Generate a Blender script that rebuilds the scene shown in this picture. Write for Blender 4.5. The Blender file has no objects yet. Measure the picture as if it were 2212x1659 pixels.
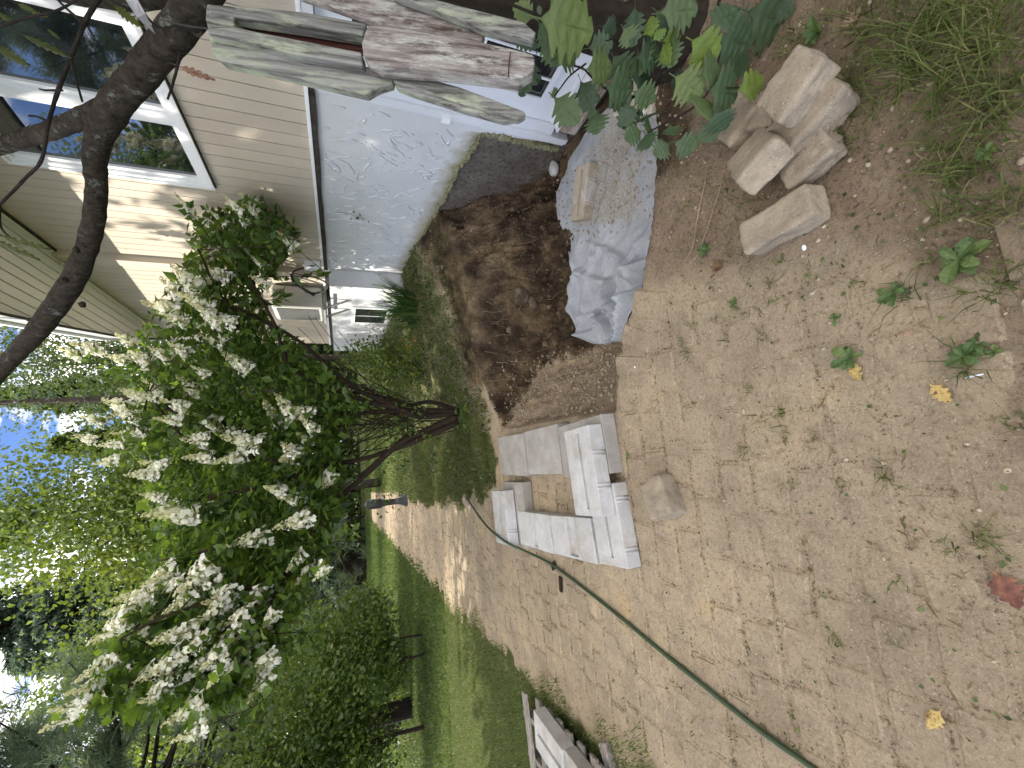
import bpy, math, random
import numpy as np
from mathutils import Vector, Matrix, Euler, noise as mn
R = random.Random(7)
NR = np.random.RandomState(11)
sc = bpy.context.scene
C = sc.collection

# ------------------------------------------------------------------ camera
F = 900 / 2212
PITCH, ROLL, PSI, CAMH = 0.39194, -0.0235, 0.1659, 1.55
FW = Vector((math.sin(PSI) * math.cos(PITCH), math.cos(PSI) * math.cos(PITCH), -math.sin(PITCH)))
_r = Vector((math.cos(PSI), -math.sin(PSI), 0)); _u = _r.cross(FW)
_n = math.hypot(1, ROLL); _c, _s = 1 / _n, ROLL / _n
RT = _c * _r + _s * _u
UP = -_s * _r + _c * _u
EYE = Vector((0, 0, CAMH))
cam = bpy.data.cameras.new('camera'); camo = bpy.data.objects.new('camera', cam); C.objects.link(camo)
cam.sensor_fit = 'HORIZONTAL'; cam.sensor_width = 36; cam.lens = 36 * F
cam.clip_start = 0.02; cam.clip_end = 2000
X_, Y_, Z_ = -UP, RT, -FW          # the phone was held sideways: the picture's right is the world's down
camo.matrix_world = Matrix(((X_[0], Y_[0], Z_[0], 0), (X_[1], Y_[1], Z_[1], 0), (X_[2], Y_[2], Z_[2], CAMH), (0, 0, 0, 1)))
sc.camera = camo
sc.render.resolution_x, sc.render.resolution_y = 1024, 768

# ------------------------------------------------------------------ sun, sky, exposure
SUN = Vector((-0.80, 0.26, 0.56)).normalized()
sl = bpy.data.lights.new('sun', 'SUN'); sl.energy = 2.0; sl.angle = math.radians(0.5); sl.color = (1, 0.93, 0.82)
so = bpy.data.objects.new('sun', sl); C.objects.link(so); so.rotation_euler = SUN.to_track_quat('Z', 'Y').to_euler(); so.location = (-20, 12, 30)
world = bpy.data.worlds.new('World'); sc.world = world; world.use_nodes = True
nt = world.node_tree; nt.nodes.clear()
def wn(t, **k):
    n = nt.nodes.new(t)
    for a, b in k.items(): setattr(n, a, b)
    return n
sky = wn('ShaderNodeTexSky', sky_type='NISHITA', sun_disc=False)
sky.sun_elevation = math.asin(SUN.z); sky.sun_rotation = math.atan2(SUN.x, SUN.y)
sky.altitude = 3500; sky.air_density = 0.5; sky.dust_density = 0.05; sky.ozone_density = 3.0
tc = wn('ShaderNodeTexCoord'); mp = wn('ShaderNodeMapping'); mp.inputs['Scale'].default_value = (1, 1, 2.2); mp.inputs['Location'].default_value = (1.35, 0.4, 0.2)
n1 = wn('ShaderNodeTexNoise'); n1.inputs['Scale'].default_value = 3.1; n1.inputs['Detail'].default_value = 9; n1.inputs['Roughness'].default_value = 0.6
rp = wn('ShaderNodeValToRGB'); rp.color_ramp.elements[0].position = 0.44; rp.color_ramp.elements[1].position = 0.64
mx = wn('ShaderNodeMix', data_type='RGBA'); mx.inputs[7].default_value = (13.0, 12.0, 10.8, 1)
bg = wn('ShaderNodeBackground'); bg.inputs['Strength'].default_value = 0.15; ow = wn('ShaderNodeOutputWorld')
L = nt.links.new
L(tc.outputs['Generated'], mp.inputs['Vector']); L(mp.outputs['Vector'], n1.inputs['Vector']); L(n1.outputs['Fac'], rp.inputs['Fac'])
L(rp.outputs['Color'], mx.inputs[0]); hsv = wn('ShaderNodeHueSaturation'); hsv.inputs['Saturation'].default_value = 1.0; L(sky.outputs['Color'], hsv.inputs['Color']); L(hsv.outputs['Color'], mx.inputs[6]); L(mx.outputs[2], bg.inputs['Color']); L(bg.outputs[0], ow.inputs['Surface'])
sc.view_settings.view_transform = 'Standard'; sc.view_settings.look = 'None'; sc.view_settings.gamma = 1; sc.view_settings.use_curve_mapping = False
sc.view_settings.exposure = 1.95
sc.render.engine = 'CYCLES'
sc.cycles.max_bounces = 7; sc.cycles.transparent_max_bounces = 8; sc.cycles.diffuse_bounces = 4

# ------------------------------------------------------------------ helpers
def ray(px, py): return FW * 900 + RT * (829.5 - py) + UP * (1106 - px)
def at_d(px, py, d): return EYE + ray(px, py) * (d / 900)
def gz(px, py, z):
    r = ray(px, py); return EYE + r * ((z - CAMH) / r.z)
def onx(px, py, x):
    r = ray(px, py); return EYE + r * (x / r.x)
def ony(px, py, y):
    r = ray(px, py); return EYE + r * (y / r.y)
def tag(o, label=None, cat=None, group=None, kind=None):
    if label: o['label'] = label
    if cat: o['category'] = cat
    if group: o['group'] = group
    if kind: o['kind'] = kind
    return o
def empty(name, loc, label, cat, group=None):
    o = bpy.data.objects.new(name, None); C.objects.link(o); o.location = loc; o.empty_display_size = .1
    return tag(o, label, cat, group)
class MB:
    def __init__(s): s.v = []; s.f = []; s.col = None
    def add(s, v, f):
        b = len(s.v); s.v += [tuple(p) for p in v]; s.f += [tuple(i + b for i in q) for q in f]
        return s
    def box(s, c, size, rot=None, bev=0, jit=0):
        hx, hy, hz = [a / 2 for a in size]
        if bev:
            v = []; 
            for z, k in ((-hz, bev), (-hz + bev, 0), (hz - bev, 0), (hz, bev)):
                x, y = hx - k, hy - k
                e = bev
                v += [(-x + e, -y, z), (x - e, -y, z), (x, -y + e, z), (x, y - e, z), (x - e, y, z), (-x + e, y, z), (-x, y - e, z), (-x, -y + e, z)]
            f = [tuple(range(7, -1, -1)), tuple(range(24, 32))]
            for l in range(3):
                for i in range(8): f.append((l * 8 + i, l * 8 + (i + 1) % 8, l * 8 + 8 + (i + 1) % 8, l * 8 + 8 + i))
        else:
            v = [(x, y, z) for z in (-hz, hz) for x, y in ((-hx, -hy), (hx, -hy), (hx, hy), (-hx, hy))]
            f = [(3, 2, 1, 0), (4, 5, 6, 7), (0, 1, 5, 4), (1, 2, 6, 5), (2, 3, 7, 6), (3, 0, 4, 7)]
        m = rot.to_matrix() if isinstance(rot, Euler) else (rot or Matrix.Identity(3))
        c = Vector(c); out = []
        for p in v:
            q = Vector(p)
            if jit: q = q + Vector((R.uniform(-jit, jit), R.uniform(-jit, jit), R.uniform(-jit, jit)))
            out.append(c + m @ q)
        return s.add(out, f)
    def span(s, a, b):
        return s.box([(a[i] + b[i]) / 2 for i in range(3)], [abs(b[i] - a[i]) for i in range(3)])
    def prism(s, pts, ext):
        n = len(pts); pts = [Vector(p) for p in pts]; ext = Vector(ext)
        return s.add(pts + [p + ext for p in pts], [tuple(range(n)), tuple(range(2 * n - 1, n - 1, -1))] + [(i, i + n, (i + 1) % n + n, (i + 1) % n) for i in range(n)])
    def tube(s, path, rad, n=6, cap=True, jit=0):
        path = [Vector(p) for p in path]; m = len(path)
        if not isinstance(rad, (list, tuple)): rad = [rad] * m
        v = []; f = []; ref = None
        for i, p in enumerate(path):
            t = (path[min(i + 1, m - 1)] - path[max(i - 1, 0)]).normalized()
            if ref is None: ref = t.orthogonal().normalized()
            ref = (ref - t * ref.dot(t))
            ref = ref.normalized() if ref.length > 1e-6 else t.orthogonal().normalized()
            b = t.cross(ref)
            for k in range(n):
                a = 2 * math.pi * k / n
                r = rad[i] * (1 + (R.uniform(-jit, jit) if jit else 0))
                v.append(p + (ref * math.cos(a) + b * math.sin(a)) * r)
        for i in range(m - 1):
            for k in range(n): f.append((i * n + k, i * n + (k + 1) % n, (i + 1) * n + (k + 1) % n, (i + 1) * n + k))
        if cap: f += [tuple(range(n - 1, -1, -1)), tuple(range((m - 1) * n, m * n))]
        return s.add(v, f)
    def mesh(s, name, mat, loc=(0, 0, 0), smooth=False):
        me = bpy.data.meshes.new(name)
        l = Vector(loc)
        me.from_pydata([(p[0] - l[0], p[1] - l[1], p[2] - l[2]) for p in s.v], [], s.f); me.materials.append(mat)
        if smooth: me.polygons.foreach_set('use_smooth', [True] * len(me.polygons))
        me.update(); return me
    def build(s, name, mat, parent=None, smooth=False, loc=None):
        base = Vector((0, 0, 0)); p = parent
        while p is not None: base = base + p.location; p = p.parent
        l = base + (Vector(loc) - base if loc is not None else Vector((0, 0, 0)))
        o = bpy.data.objects.new(name, s.mesh(name, mat, l, smooth)); C.objects.link(o)
        o.location = l - base; o.parent = parent
        return o
def link(name, me, parent=None, mw=None):
    o = bpy.data.objects.new(name, me); C.objects.link(o)
    if parent is not None: o.parent = parent
    if mw is not None:
        base = Vector((0, 0, 0)); p = parent
        while p is not None: base = base + p.location; p = p.parent
        o.matrix_basis = Matrix.Translation(-base) @ mw
    return o
def fast_mesh(name, V, Fq, mat, var=None, smooth=False, parent=None, rot=None):
    """numpy verts (n,3), faces (m,k) of equal size; var = per-vertex float used for colour variety"""
    me = bpy.data.meshes.new(name); n, (m, k) = len(V), Fq.shape
    me.vertices.add(n); me.vertices.foreach_set('co', np.asarray(V, np.float32).ravel())
    me.loops.add(m * k); me.loops.foreach_set('vertex_index', Fq.astype(np.int32).ravel())
    me.polygons.add(m); me.polygons.foreach_set('loop_start', np.arange(0, m * k, k, dtype=np.int32))
    try: me.polygons.foreach_set('loop_total', np.full(m, k, np.int32))
    except Exception: pass
    if smooth: me.polygons.foreach_set('use_smooth', np.ones(m, bool))
    if var is not None:
        a = me.attributes.new('var', 'FLOAT', 'POINT'); a.data.foreach_set('value', np.asarray(var, np.float32))
    me.materials.append(mat); me.update(calc_edges=True); me.validate()
    o = bpy.data.objects.new(name, me); C.objects.link(o)
    if parent is not None:
        o.parent = parent; base = Vector((0, 0, 0)); p = parent
        while p is not None: base = base + p.location; p = p.parent
        o.location = -base
    return o
def curve_path(pts, n=6):
    """Catmull-Rom through pts"""
    P = [Vector(p) for p in pts]; P = [P[0] * 2 - P[1]] + P + [P[-1] * 2 - P[-2]]; out = []
    for i in range(1, len(P) - 2):
        for k in range(n):
            t = k / n; a, b, c, d = P[i - 1:i + 3]
            out.append(0.5 * ((2 * b) + (c - a) * t + (2 * a - 5 * b + 4 * c - d) * t * t + (3 * b - a - 3 * c + d) * t ** 3))
    out.append(P[-2]); return out
def lerp(xs, ys, x): return float(np.interp(x, xs, ys))

# ------------------------------------------------------------------ materials
def nodes(name):
    m = bpy.data.materials.new(name); m.use_nodes = True; t = m.node_tree
    b = t.nodes['Principled BSDF']; return m, t, b
def N(t, typ, **k):
    n = t.nodes.new(typ)
    for a, b in k.items():
        if a in n.inputs.keys() if isinstance(a, str) else False: n.inputs[a].default_value = b
        else: setattr(n, a, b)
    return n
def noise_fac(t, scale, detail=6, rough=.6, stretch=None, coord='World', dist=0):
    v = N(t, 'ShaderNodeNewGeometry').outputs['Position'] if coord == 'World' else N(t, 'ShaderNodeTexCoord').outputs[coord]
    if stretch:
        mpn = N(t, 'ShaderNodeMapping'); mpn.inputs['Scale'].default_value = stretch; t.links.new(v, mpn.inputs['Vector']); v = mpn.outputs['Vector']
    n = N(t, 'ShaderNodeTexNoise'); n.inputs['Scale'].default_value = scale; n.inputs['Detail'].default_value = detail; n.inputs['Roughness'].default_value = rough; n.inputs['Distortion'].default_value = dist
    t.links.new(v, n.inputs['Vector']); return n.outputs['Fac']
def ramp(t, fac, stops):
    r = N(t, 'ShaderNodeValToRGB'); e = r.color_ramp.elements
    while len(e) < len(stops): e.new(.5)
    for el, (p, c) in zip(e, stops): el.position = p; el.color = (*c, 1) if len(c) == 3 else c
    t.links.new(fac, r.inputs['Fac']); return r.outputs['Color']
def mixc(t, fac, a, b, mode='MIX'):
    n = N(t, 'ShaderNodeMix', data_type='RGBA', blend_type=mode)
    for i, v in ((0, fac), (6, a), (7, b)):
        if isinstance(v, (int, float)): n.inputs[i].default_value = v
        elif isinstance(v, tuple): n.inputs[i].default_value = (*v, 1) if len(v) == 3 else v
        else: t.links.new(v, n.inputs[i])
    return n.outputs[2]
def bump(t, b, h, strength=.3, dist=.01, chain=None):
    n = N(t, 'ShaderNodeBump'); n.inputs['Strength'].default_value = strength; n.inputs['Distance'].default_value = dist
    t.links.new(h, n.inputs['Height'])
    if chain is not None: t.links.new(chain, n.inputs['Normal'])
    t.links.new(n.outputs['Normal'], b.inputs['Normal']); return n.outputs['Normal']
def objvar(t, col, amt=.25):
    """brighten or darken per object"""
    oi = N(t, 'ShaderNodeObjectInfo'); mr = N(t, 'ShaderNodeMapRange'); mr.inputs['To Min'].default_value = 1 - amt; mr.inputs['To Max'].default_value = 1 + amt
    t.links.new(oi.outputs['Random'], mr.inputs['Value'])
    h = N(t, 'ShaderNodeHueSaturation'); t.links.new(mr.outputs[0], h.inputs['Value']); t.links.new(col, h.inputs['Color']); return h.outputs['Color']
def basic(name, stops, scale=8, rough=.7, bs=60, bstr=.3, bd=.005, stretch=None, var=0, spec=.3, fine=None, metal=0):
    m, t, b = nodes(name)
    col = ramp(t, noise_fac(t, scale, 7, .62, stretch), stops)
    if fine: col = mixc(t, ramp(t, noise_fac(t, fine[0], 4, .7, stretch), [(fine[2], (0, 0, 0)), (fine[3], (1, 1, 1))]), col, fine[1])
    if var: col = objvar(t, col, var)
    t.links.new(col, b.inputs['Base Color']); b.inputs['Roughness'].default_value = rough; b.inputs['Specular IOR Level'].default_value = spec; b.inputs['Metallic'].default_value = metal
    if bstr: bump(t, b, noise_fac(t, bs, 6, .65, stretch), bstr, bd)
    return m
def leafmat(name, stops, trans=.35, rough=.45, attr=True, obj=False, veins=False, tcol=None, spec=.35):
    m, t, b = nodes(name)
    if attr: f = N(t, 'ShaderNodeAttribute', attribute_name='var').outputs['Fac']
    else: f = N(t, 'ShaderNodeObjectInfo').outputs['Random']
    col = ramp(t, f, stops)
    nz = noise_fac(t, 7, 4, .6, None, 'Object') if not attr else noise_fac(t, 9, 4, .6)
    col = mixc(t, .35, col, ramp(t, nz, [(.3, (.35, .35, .3)), (.7, (1.3, 1.3, 1.2))]), 'MULTIPLY')
    t.links.new(col, b.inputs['Base Color']); b.inputs['Roughness'].default_value = rough; b.inputs['Specular IOR Level'].default_value = spec
    tr = N(t, 'ShaderNodeBsdfTranslucent'); hs = N(t, 'ShaderNodeHueSaturation'); hs.inputs['Value'].default_value = 1.5; hs.inputs['Saturation'].default_value = 1.15; hs.inputs['Hue'].default_value = .48
    t.links.new(col, hs.inputs['Color']); t.links.new(hs.outputs[0], tr.inputs['Color'])
    ms = N(t, 'ShaderNodeMixShader'); ms.inputs[0].default_value = trans
    t.links.new(b.outputs[0], ms.inputs[1]); t.links.new(tr.outputs[0], ms.inputs[2]); t.links.new(ms.outputs[0], t.nodes['Material Output'].inputs['Surface'])
    return m
M = {}
M['white_paint'] = basic('white paint', [(.3, (.62, .64, .67)), (.7, (.70, .72, .75))], 3, .45, 150, .06, .002)
M['white_vinyl'] = basic('white vinyl', [(.3, (.80, .81, .82)), (.7, (.87, .88, .88))], 2, .35, 120, .05, .002)
M['groove'] = basic('shadow gap backing', [(.3, (.10, .10, .12)), (.7, (.14, .14, .16))], 5, .8, 60, .1)
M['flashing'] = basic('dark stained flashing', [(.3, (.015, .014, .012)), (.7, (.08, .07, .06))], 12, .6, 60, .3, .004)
M['glass'], t, b = nodes('window glass')
b.inputs['Base Color'].default_value = (.012, .016, .018, 1); b.inputs['Roughness'].default_value = .02; b.inputs['Specular IOR Level'].default_value = .9; b.inputs['IOR'].default_value = 1.8
bump(t, b, noise_fac(t, 1.2, 2), .02, .05)
# siding: embossed wood grain, beige paint
m, t, b = nodes('beige embossed siding'); M['siding'] = m
col = ramp(t, noise_fac(t, 1.5, 5), [(.3, (.49, .425, .34)), (.7, (.56, .49, .395))])
col = objvar(t, col, .05); t.links.new(col, b.inputs['Base Color']); b.inputs['Roughness'].default_value = .55
w = N(t, 'ShaderNodeTexWave', wave_type='BANDS', bands_direction='Y'); w.inputs['Scale'].default_value = 22; w.inputs['Distortion'].default_value = 9; w.inputs['Detail'].default_value = 3; w.inputs['Detail Scale'].default_value = .7
tcn = N(t, 'ShaderNodeTexCoord'); mpn = N(t, 'ShaderNodeMapping'); mpn.inputs['Scale'].default_value = (1, 1, .22); t.links.new(tcn.outputs['Object'], mpn.inputs[0]); t.links.new(mpn.outputs[0], w.inputs[0])
c1 = bump(t, b, w.outputs['Fac'], .22, .006); bump(t, b, noise_fac(t, 90, 3, .6, (1, 1, .3)), .3, .003, c1)
# parging: white trowelled stucco, dirty towards its lower edge where soil lay
m, t, b = nodes('white trowelled parging'); M['parge'] = m
geo = N(t, 'ShaderNodeAttribute', attribute_name='var')
base = ramp(t, noise_fac(t, 1.6, 5), [(.3, (.54, .55, .56)), (.7, (.63, .635, .64))])
dirt = mixc(t, ramp(t, noise_fac(t, 7, 8, .7), [(.55, (0, 0, 0)), (.72, (.35, .35, .35))]), base, (.40, .34, .27))
nd = N(t, 'ShaderNodeMath', operation='ADD'); t.links.new(geo.outputs['Fac'], nd.inputs[0]); nz = N(t, 'ShaderNodeMath', operation='MULTIPLY_ADD'); nz.inputs[1].default_value = .9; nz.inputs[2].default_value = -.45
t.links.new(noise_fac(t, 9, 7, .7), nz.inputs[0]); t.links.new(nz.outputs[0], nd.inputs[1])
edge = ramp(t, nd.outputs[0], [(.45, (0, 0, 0)), (.95, (1, 1, 1))])
t.links.new(mixc(t, edge, dirt, (.30, .27, .17)), b.inputs['Base Color']); b.inputs['Roughness'].default_value = .75
c1 = bump(t, b, noise_fac(t, 7, 3, .5, None, 'World', 1.5), .35, .012); bump(t, b, noise_fac(t, 120, 4), .15, .002, c1)
M['foundation'] = basic('raw grey foundation', [(.3, (.085, .07, .058)), (.55, (.13, .112, .095)), (.75, (.17, .145, .115))], 5, .9, 70, .5, .006, fine=(26, (.06, .045, .033), .5, .62))
M['moss_edge'] = basic('mossy render edge', [(.3, (.30, .28, .19)), (.55, (.20, .19, .09)), (.8, (.45, .43, .36))], 14, .9, 60, .8, .008)
# bark with lichen
def bark(name, dark, mid, lich, ls=(9, .6, .66), stretch=(1, 1, .35), sc=22):
    m, t, b = nodes(name)
    col = ramp(t, noise_fac(t, sc, 8, .7, stretch), [(.3, dark), (.7, mid)])
    l1 = noise_fac(t, ls[0], 9, .72); col = mixc(t, ramp(t, l1, [(ls[1], (0, 0, 0)), (ls[2], (1, 1, 1))]), col, lich)
    t.links.new(col, b.inputs['Base Color']); b.inputs['Roughness'].default_value = .9; b.inputs['Specular IOR Level'].default_value = .15
    c1 = bump(t, b, noise_fac(t, sc, 8, .72, stretch), 1.0, .02); bump(t, b, noise_fac(t, 160, 4), .4, .003, c1); return m
M['bark'] = bark('grey brown bark with lichen', (.008, .006, .0045), (.072, .058, .043), (.17, .18, .155), (13, .57, .66), (1, 1, .6), 46)
M['bark_dark'] = bark('dark bark', (.016, .012, .009), (.05, .038, .028), (.1, .1, .08), (7, .66, .72))
M['stem'] = bark('brown shrub stem', (.018, .012, .008), (.06, .042, .03), (.16, .14, .11), (20, .66, .74), (1, 1, .2), 60)
M['twig'] = bark('dark twig', (.012, .010, .008), (.04, .033, .026), (.1, .1, .09), (30, .62, .7))
# weathered timber
GRAIN = (at_d(1091, 170, 1.27) - at_d(446, 70, 1.02)).normalized()
def timber(name, a, bcol, lich, axis=(1, 1, .06), ls=(14, .5, .62), tilt=False):
    m, t, b = nodes(name)
    def noise_fac(t, scale, detail=6, rough=.6, stretch=None):
        v = N(t, 'ShaderNodeNewGeometry').outputs['Position']
        if tilt:
            r_ = N(t, 'ShaderNodeMapping'); r_.inputs['Rotation'].default_value = GRAIN.rotation_difference(Vector((0, 0, -1))).to_euler(); t.links.new(v, r_.inputs['Vector']); v = r_.outputs['Vector']
        if stretch:
            q_ = N(t, 'ShaderNodeMapping'); q_.inputs['Scale'].default_value = stretch; t.links.new(v, q_.inputs['Vector']); v = q_.outputs['Vector']
        n = N(t, 'ShaderNodeTexNoise'); n.inputs['Scale'].default_value = scale; n.inputs['Detail'].default_value = detail; n.inputs['Roughness'].default_value = rough; t.links.new(v, n.inputs['Vector']); return n.outputs['Fac']
    f = noise_fac(t, 70, 8, .68, axis); col = ramp(t, f, [(.38, a), (.60, bcol)])
    col = mixc(t, ramp(t, noise_fac(t, ls[0], 9, .75, (1, 1, .22) if axis[2] < .5 else axis), [(ls[1], (0, 0, 0)), (ls[2], (1, 1, 1))]), col, lich)
    col = mixc(t, ramp(t, noise_fac(t, 55, 5, .7, axis), [(.30, (1, 1, 1)), (.40, (0, 0, 0))]), col, tuple(c * .35 for c in a))
    t.links.new(objvar(t, col, .12), b.inputs['Base Color']); b.inputs['Roughness'].default_value = .85; b.inputs['Specular IOR Level'].default_value = .2
    c1 = bump(t, b, f, .7, .006); bump(t, b, noise_fac(t, 200, 3), .3, .002, c1); return m
M['old_wood'] = timber('weathered lichened timber', (.075, .07, .06), (.28, .275, .25), (.34, .37, .26), (1, 1, .04), (22, .50, .62), True)
M['red_wood'] = timber('weathered timber with old red stain', (.075, .052, .043), (.29, .255, .23), (.42, .41, .37), (1, 1, .04), (30, .48, .60), True)
M['slot_wood'] = timber('dark red stained timber', (.035, .012, .009), (.09, .032, .022), (.1, .05, .04), (1, 1, .05), (14, .7, .8), True)
M['pallet_wood'] = timber('grey pallet timber', (.12, .105, .09), (.32, .29, .26), (.25, .23, .2), (.1, 1, 1))
M['sill_wood'] = timber('peeling painted sill', (.16, .11, .07), (.40, .33, .27), (.55, .54, .5), (1, .08, 1))
# concrete and stone
def stone(name, stops, var=.08, bs=90, bstr=.5, speck=(120, (.7, .7, .68), .66, .74), dirt=None):
    m, t, b = nodes(name)
    col = ramp(t, noise_fac(t, 7, 8, .65), stops)
    col = mixc(t, ramp(t, noise_fac(t, speck[0], 3, .6), [(speck[2], (0, 0, 0)), (speck[3], (.7, .7, .7))]), col, speck[1])
    col = mixc(t, ramp(t, noise_fac(t, 100, 3, .7), [(.30, (.8, .8, .8)), (.40, (0, 0, 0))]), col, tuple(c * .45 for c in stops[0][1]))
    if dirt: col = mixc(t, ramp(t, noise_fac(t, 5, 7, .7), [(dirt[1], (0, 0, 0)), (dirt[2], (1, 1, 1))]), col, dirt[0])
    t.links.new(objvar(t, col, var), b.inputs['Base Color']); b.inputs['Roughness'].default_value = .9; b.inputs['Specular IOR Level'].default_value = .2
    c1 = bump(t, b, noise_fac(t, 18, 6, .6), .35, .012); bump(t, b, noise_fac(t, bs, 6, .7), bstr, .005, c1); return m
M['block'] = stone('pale cast concrete', [(.3, (.40, .395, .38)), (.7, (.56, .555, .54))], .06, 140, .8, (150, (.64, .63, .61), .60, .74), ((.36, .32, .255), .50, .72))
M['cap'] = stone('stained concrete slab', [(.3, (.27, .255, .225)), (.7, (.42, .40, .365))], .06, 150, .25, (150, (.6, .6, .58), .68, .76), ((.30, .28, .235), .5, .68))
M['tan_block'] = stone('sandy concrete block', [(.3, (.36, .30, .21)), (.7, (.50, .45, .36))], .05, 140, .3, dirt=((.60, .60, .58), .52, .66))
M['wall_stone'] = stone('tumbled tan wall stone', [(.28, (.19, .155, .115)), (.5, (.29, .242, .18)), (.75, (.39, .325, .235))], .12, 70, .9, (130, (.55, .53, .48), .64, .72))
M['paver'] = stone('sand covered paver', [(.3, (.31, .24, .155)), (.5, (.40, .32, .215)), (.75, (.47, .38, .26))], .05, 110, .6, (150, (.5, .47, .4), .62, .72), ((.46, .355, .21), .48, .6))
M['edge_stone'] = stone('tan edging stone', [(.3, (.33, .255, .16)), (.7, (.45, .35, .22))], .08, 80, .5)
M['rock'] = stone('field rock', [(.3, (.10, .08, .058)), (.7, (.19, .155, .115))], .15, 60, .9, (120, (.3, .27, .22), .68, .76), dirt=((.075, .053, .033), .44, .58))
M['clod'] = stone('dark soil clods', [(.3, (.05, .036, .024)), (.55, (.11, .08, .052)), (.75, (.19, .14, .09))], 0, 120, .4, (90, (.3, .23, .15), .66, .76))
M['joint'] = stone('joint dirt', [(.3, (.11, .082, .055)), (.7, (.22, .17, .115))], 0, 120, .3)
M['lump'] = stone('ochre soil lumps', [(.3, (.05, .035, .022)), (.5, (.12, .085, .05)), (.7, (.23, .165, .095))], 0, 60, 1.0, (60, (.38, .3, .2), .62, .74))
M['clod2'] = stone('brown grit', [(.3, (.15, .11, .075)), (.7, (.28, .215, .15))], 0, 120, .3)
M['pebble'] = stone('pebbles', [(.3, (.26, .21, .15)), (.7, (.48, .40, .29))], 0, 120, .3, (150, (.5, .44, .34), .7, .8))
# terrain: sand, grey dirt, dark soil; zones say where each earth and tone lies
m, t, b = nodes('earth and sand'); M['earth'] = m
z = N(t, 'ShaderNodeAttribute', attribute_name='zone'); sep = N(t, 'ShaderNodeSeparateColor'); t.links.new(z.outputs['Color'], sep.inputs[0])
sand = ramp(t, noise_fac(t, 1.6, 9, .66), [(.34, (.31, .25, .175)), (.48, (.425, .345, .24)), (.58, (.49, .395, .265)), (.68, (.55, .415, .23))])
sand = mixc(t, ramp(t, noise_fac(t, 55, 8, .8), [(.36, (.85, .85, .85)), (.47, (0, 0, 0))]), sand, (.16, .12, .08))
sand = mixc(t, ramp(t, noise_fac(t, 9, 7, .75), [(.36, (.45, .45, .45)), (.5, (0, 0, 0))]), sand, (.24, .19, .14))
sand = mixc(t, ramp(t, noise_fac(t, 110, 4, .7), [(.58, (0, 0, 0)), (.70, (.8, .8, .8))]), sand, (.66, .57, .43))
grey = ramp(t, noise_fac(t, 5, 9, .7), [(.3, (.20, .148, .10)), (.6, (.33, .25, .175)), (.8, (.44, .345, .245))])
grey = mixc(t, ramp(t, noise_fac(t, 60, 7, .78), [(.36, (.8, .8, .8)), (.5, (0, 0, 0))]), grey, (.07, .055, .042))
grey = mixc(t, ramp(t, noise_fac(t, 95, 4, .7), [(.6, (0, 0, 0)), (.7, (.7, .7, .7))]), grey, (.40, .36, .30))
soil = ramp(t, noise_fac(t, 3.2, 9, .66), [(.34, (.024, .017, .011)), (.46, (.065, .046, .029)), (.57, (.145, .104, .061)), (.70, (.27, .20, .12))])
soil = mixc(t, ramp(t, noise_fac(t, 45, 7, .78), [(.36, (.75, .75, .75)), (.48, (0, 0, 0))]), soil, (.032, .023, .016))
turf = ramp(t, noise_fac(t, 9, 8, .7), [(.3, (.05, .07, .02)), (.55, (.10, .11, .04)), (.8, (.085, .14, .032))])
def zmix(ch, a, bb):
    ad = N(t, 'ShaderNodeMath', operation='ADD'); mu = N(t, 'ShaderNodeMath', operation='MULTIPLY_ADD'); mu.inputs[1].default_value = .9; mu.inputs[2].default_value = -.45
    t.links.new(noise_fac(t, 8, 8, .7), mu.inputs[0]); t.links.new(sep.outputs[ch], ad.inputs[0]); t.links.new(mu.outputs[0], ad.inputs[1])
    return mixc(t, ramp(t, ad.outputs[0], [(.32, (0, 0, 0)), (.68, (1, 1, 1))]), a, bb)
col = zmix(1, sand, grey); col = zmix(2, col, turf); col = zmix(0, col, soil)
t.links.new(col, b.inputs['Base Color']); b.inputs['Roughness'].default_value = .95; b.inputs['Specular IOR Level'].default_value = .1
c1 = bump(t, b, noise_fac(t, 26, 10, .78), 1.0, .022); bump(t, b, noise_fac(t, 150, 4, .7), .6, .004, c1)
# geotextile: pale grey felt, chalky where gravel dust lies
m, t, b = nodes('grey geotextile felt'); M['felt'] = m
col = ramp(t, noise_fac(t, 3, 8, .7), [(.3, (.32, .345, .38)), (.6, (.44, .465, .495)), (.75, (.60, .605, .61))])
col = mixc(t, ramp(t, noise_fac(t, 90, 5, .8), [(.40, (.45, .45, .45)), (.54, (0, 0, 0))]), col, (.22, .23, .26))
dz = N(t, 'ShaderNodeAttribute', attribute_name='var')
ad = N(t, 'ShaderNodeMath', operation='ADD'); mu = N(t, 'ShaderNodeMath', operation='MULTIPLY_ADD'); mu.inputs[1].default_value = 1.1; mu.inputs[2].default_value = -.55
t.links.new(noise_fac(t, 7, 9, .75), mu.inputs[0]); t.links.new(dz.outputs['Fac'], ad.inputs[0]); t.links.new(mu.outputs[0], ad.inputs[1])
col = mixc(t, ramp(t, ad.outputs[0], [(.42, (0, 0, 0)), (.62, (.85, .85, .85))]), col, ramp(t, noise_fac(t, 60, 6, .8), [(.35, (.16, .14, .11)), (.6, (.46, .43, .38))]))
t.links.new(col, b.inputs['Base Color']); b.inputs['Roughness'].default_value = .95; b.inputs['Specular IOR Level'].default_value = .1
c1 = bump(t, b, noise_fac(t, 30, 6, .7), .3, .008); bump(t, b, noise_fac(t, 220, 4, .7), .5, .002, c1)
M['hose'] = basic('green rubber hose', [(.3, (.030, .052, .024)), (.7, (.045, .075, .034))], 20, .4, 200, .1, .001, spec=.4)
M['toy'] = basic('bright green plastic', [(.3, (.0, .20, .10)), (.7, (.0, .26, .14))], 20, .35, 100, .05, .001, spec=.5)
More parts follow.
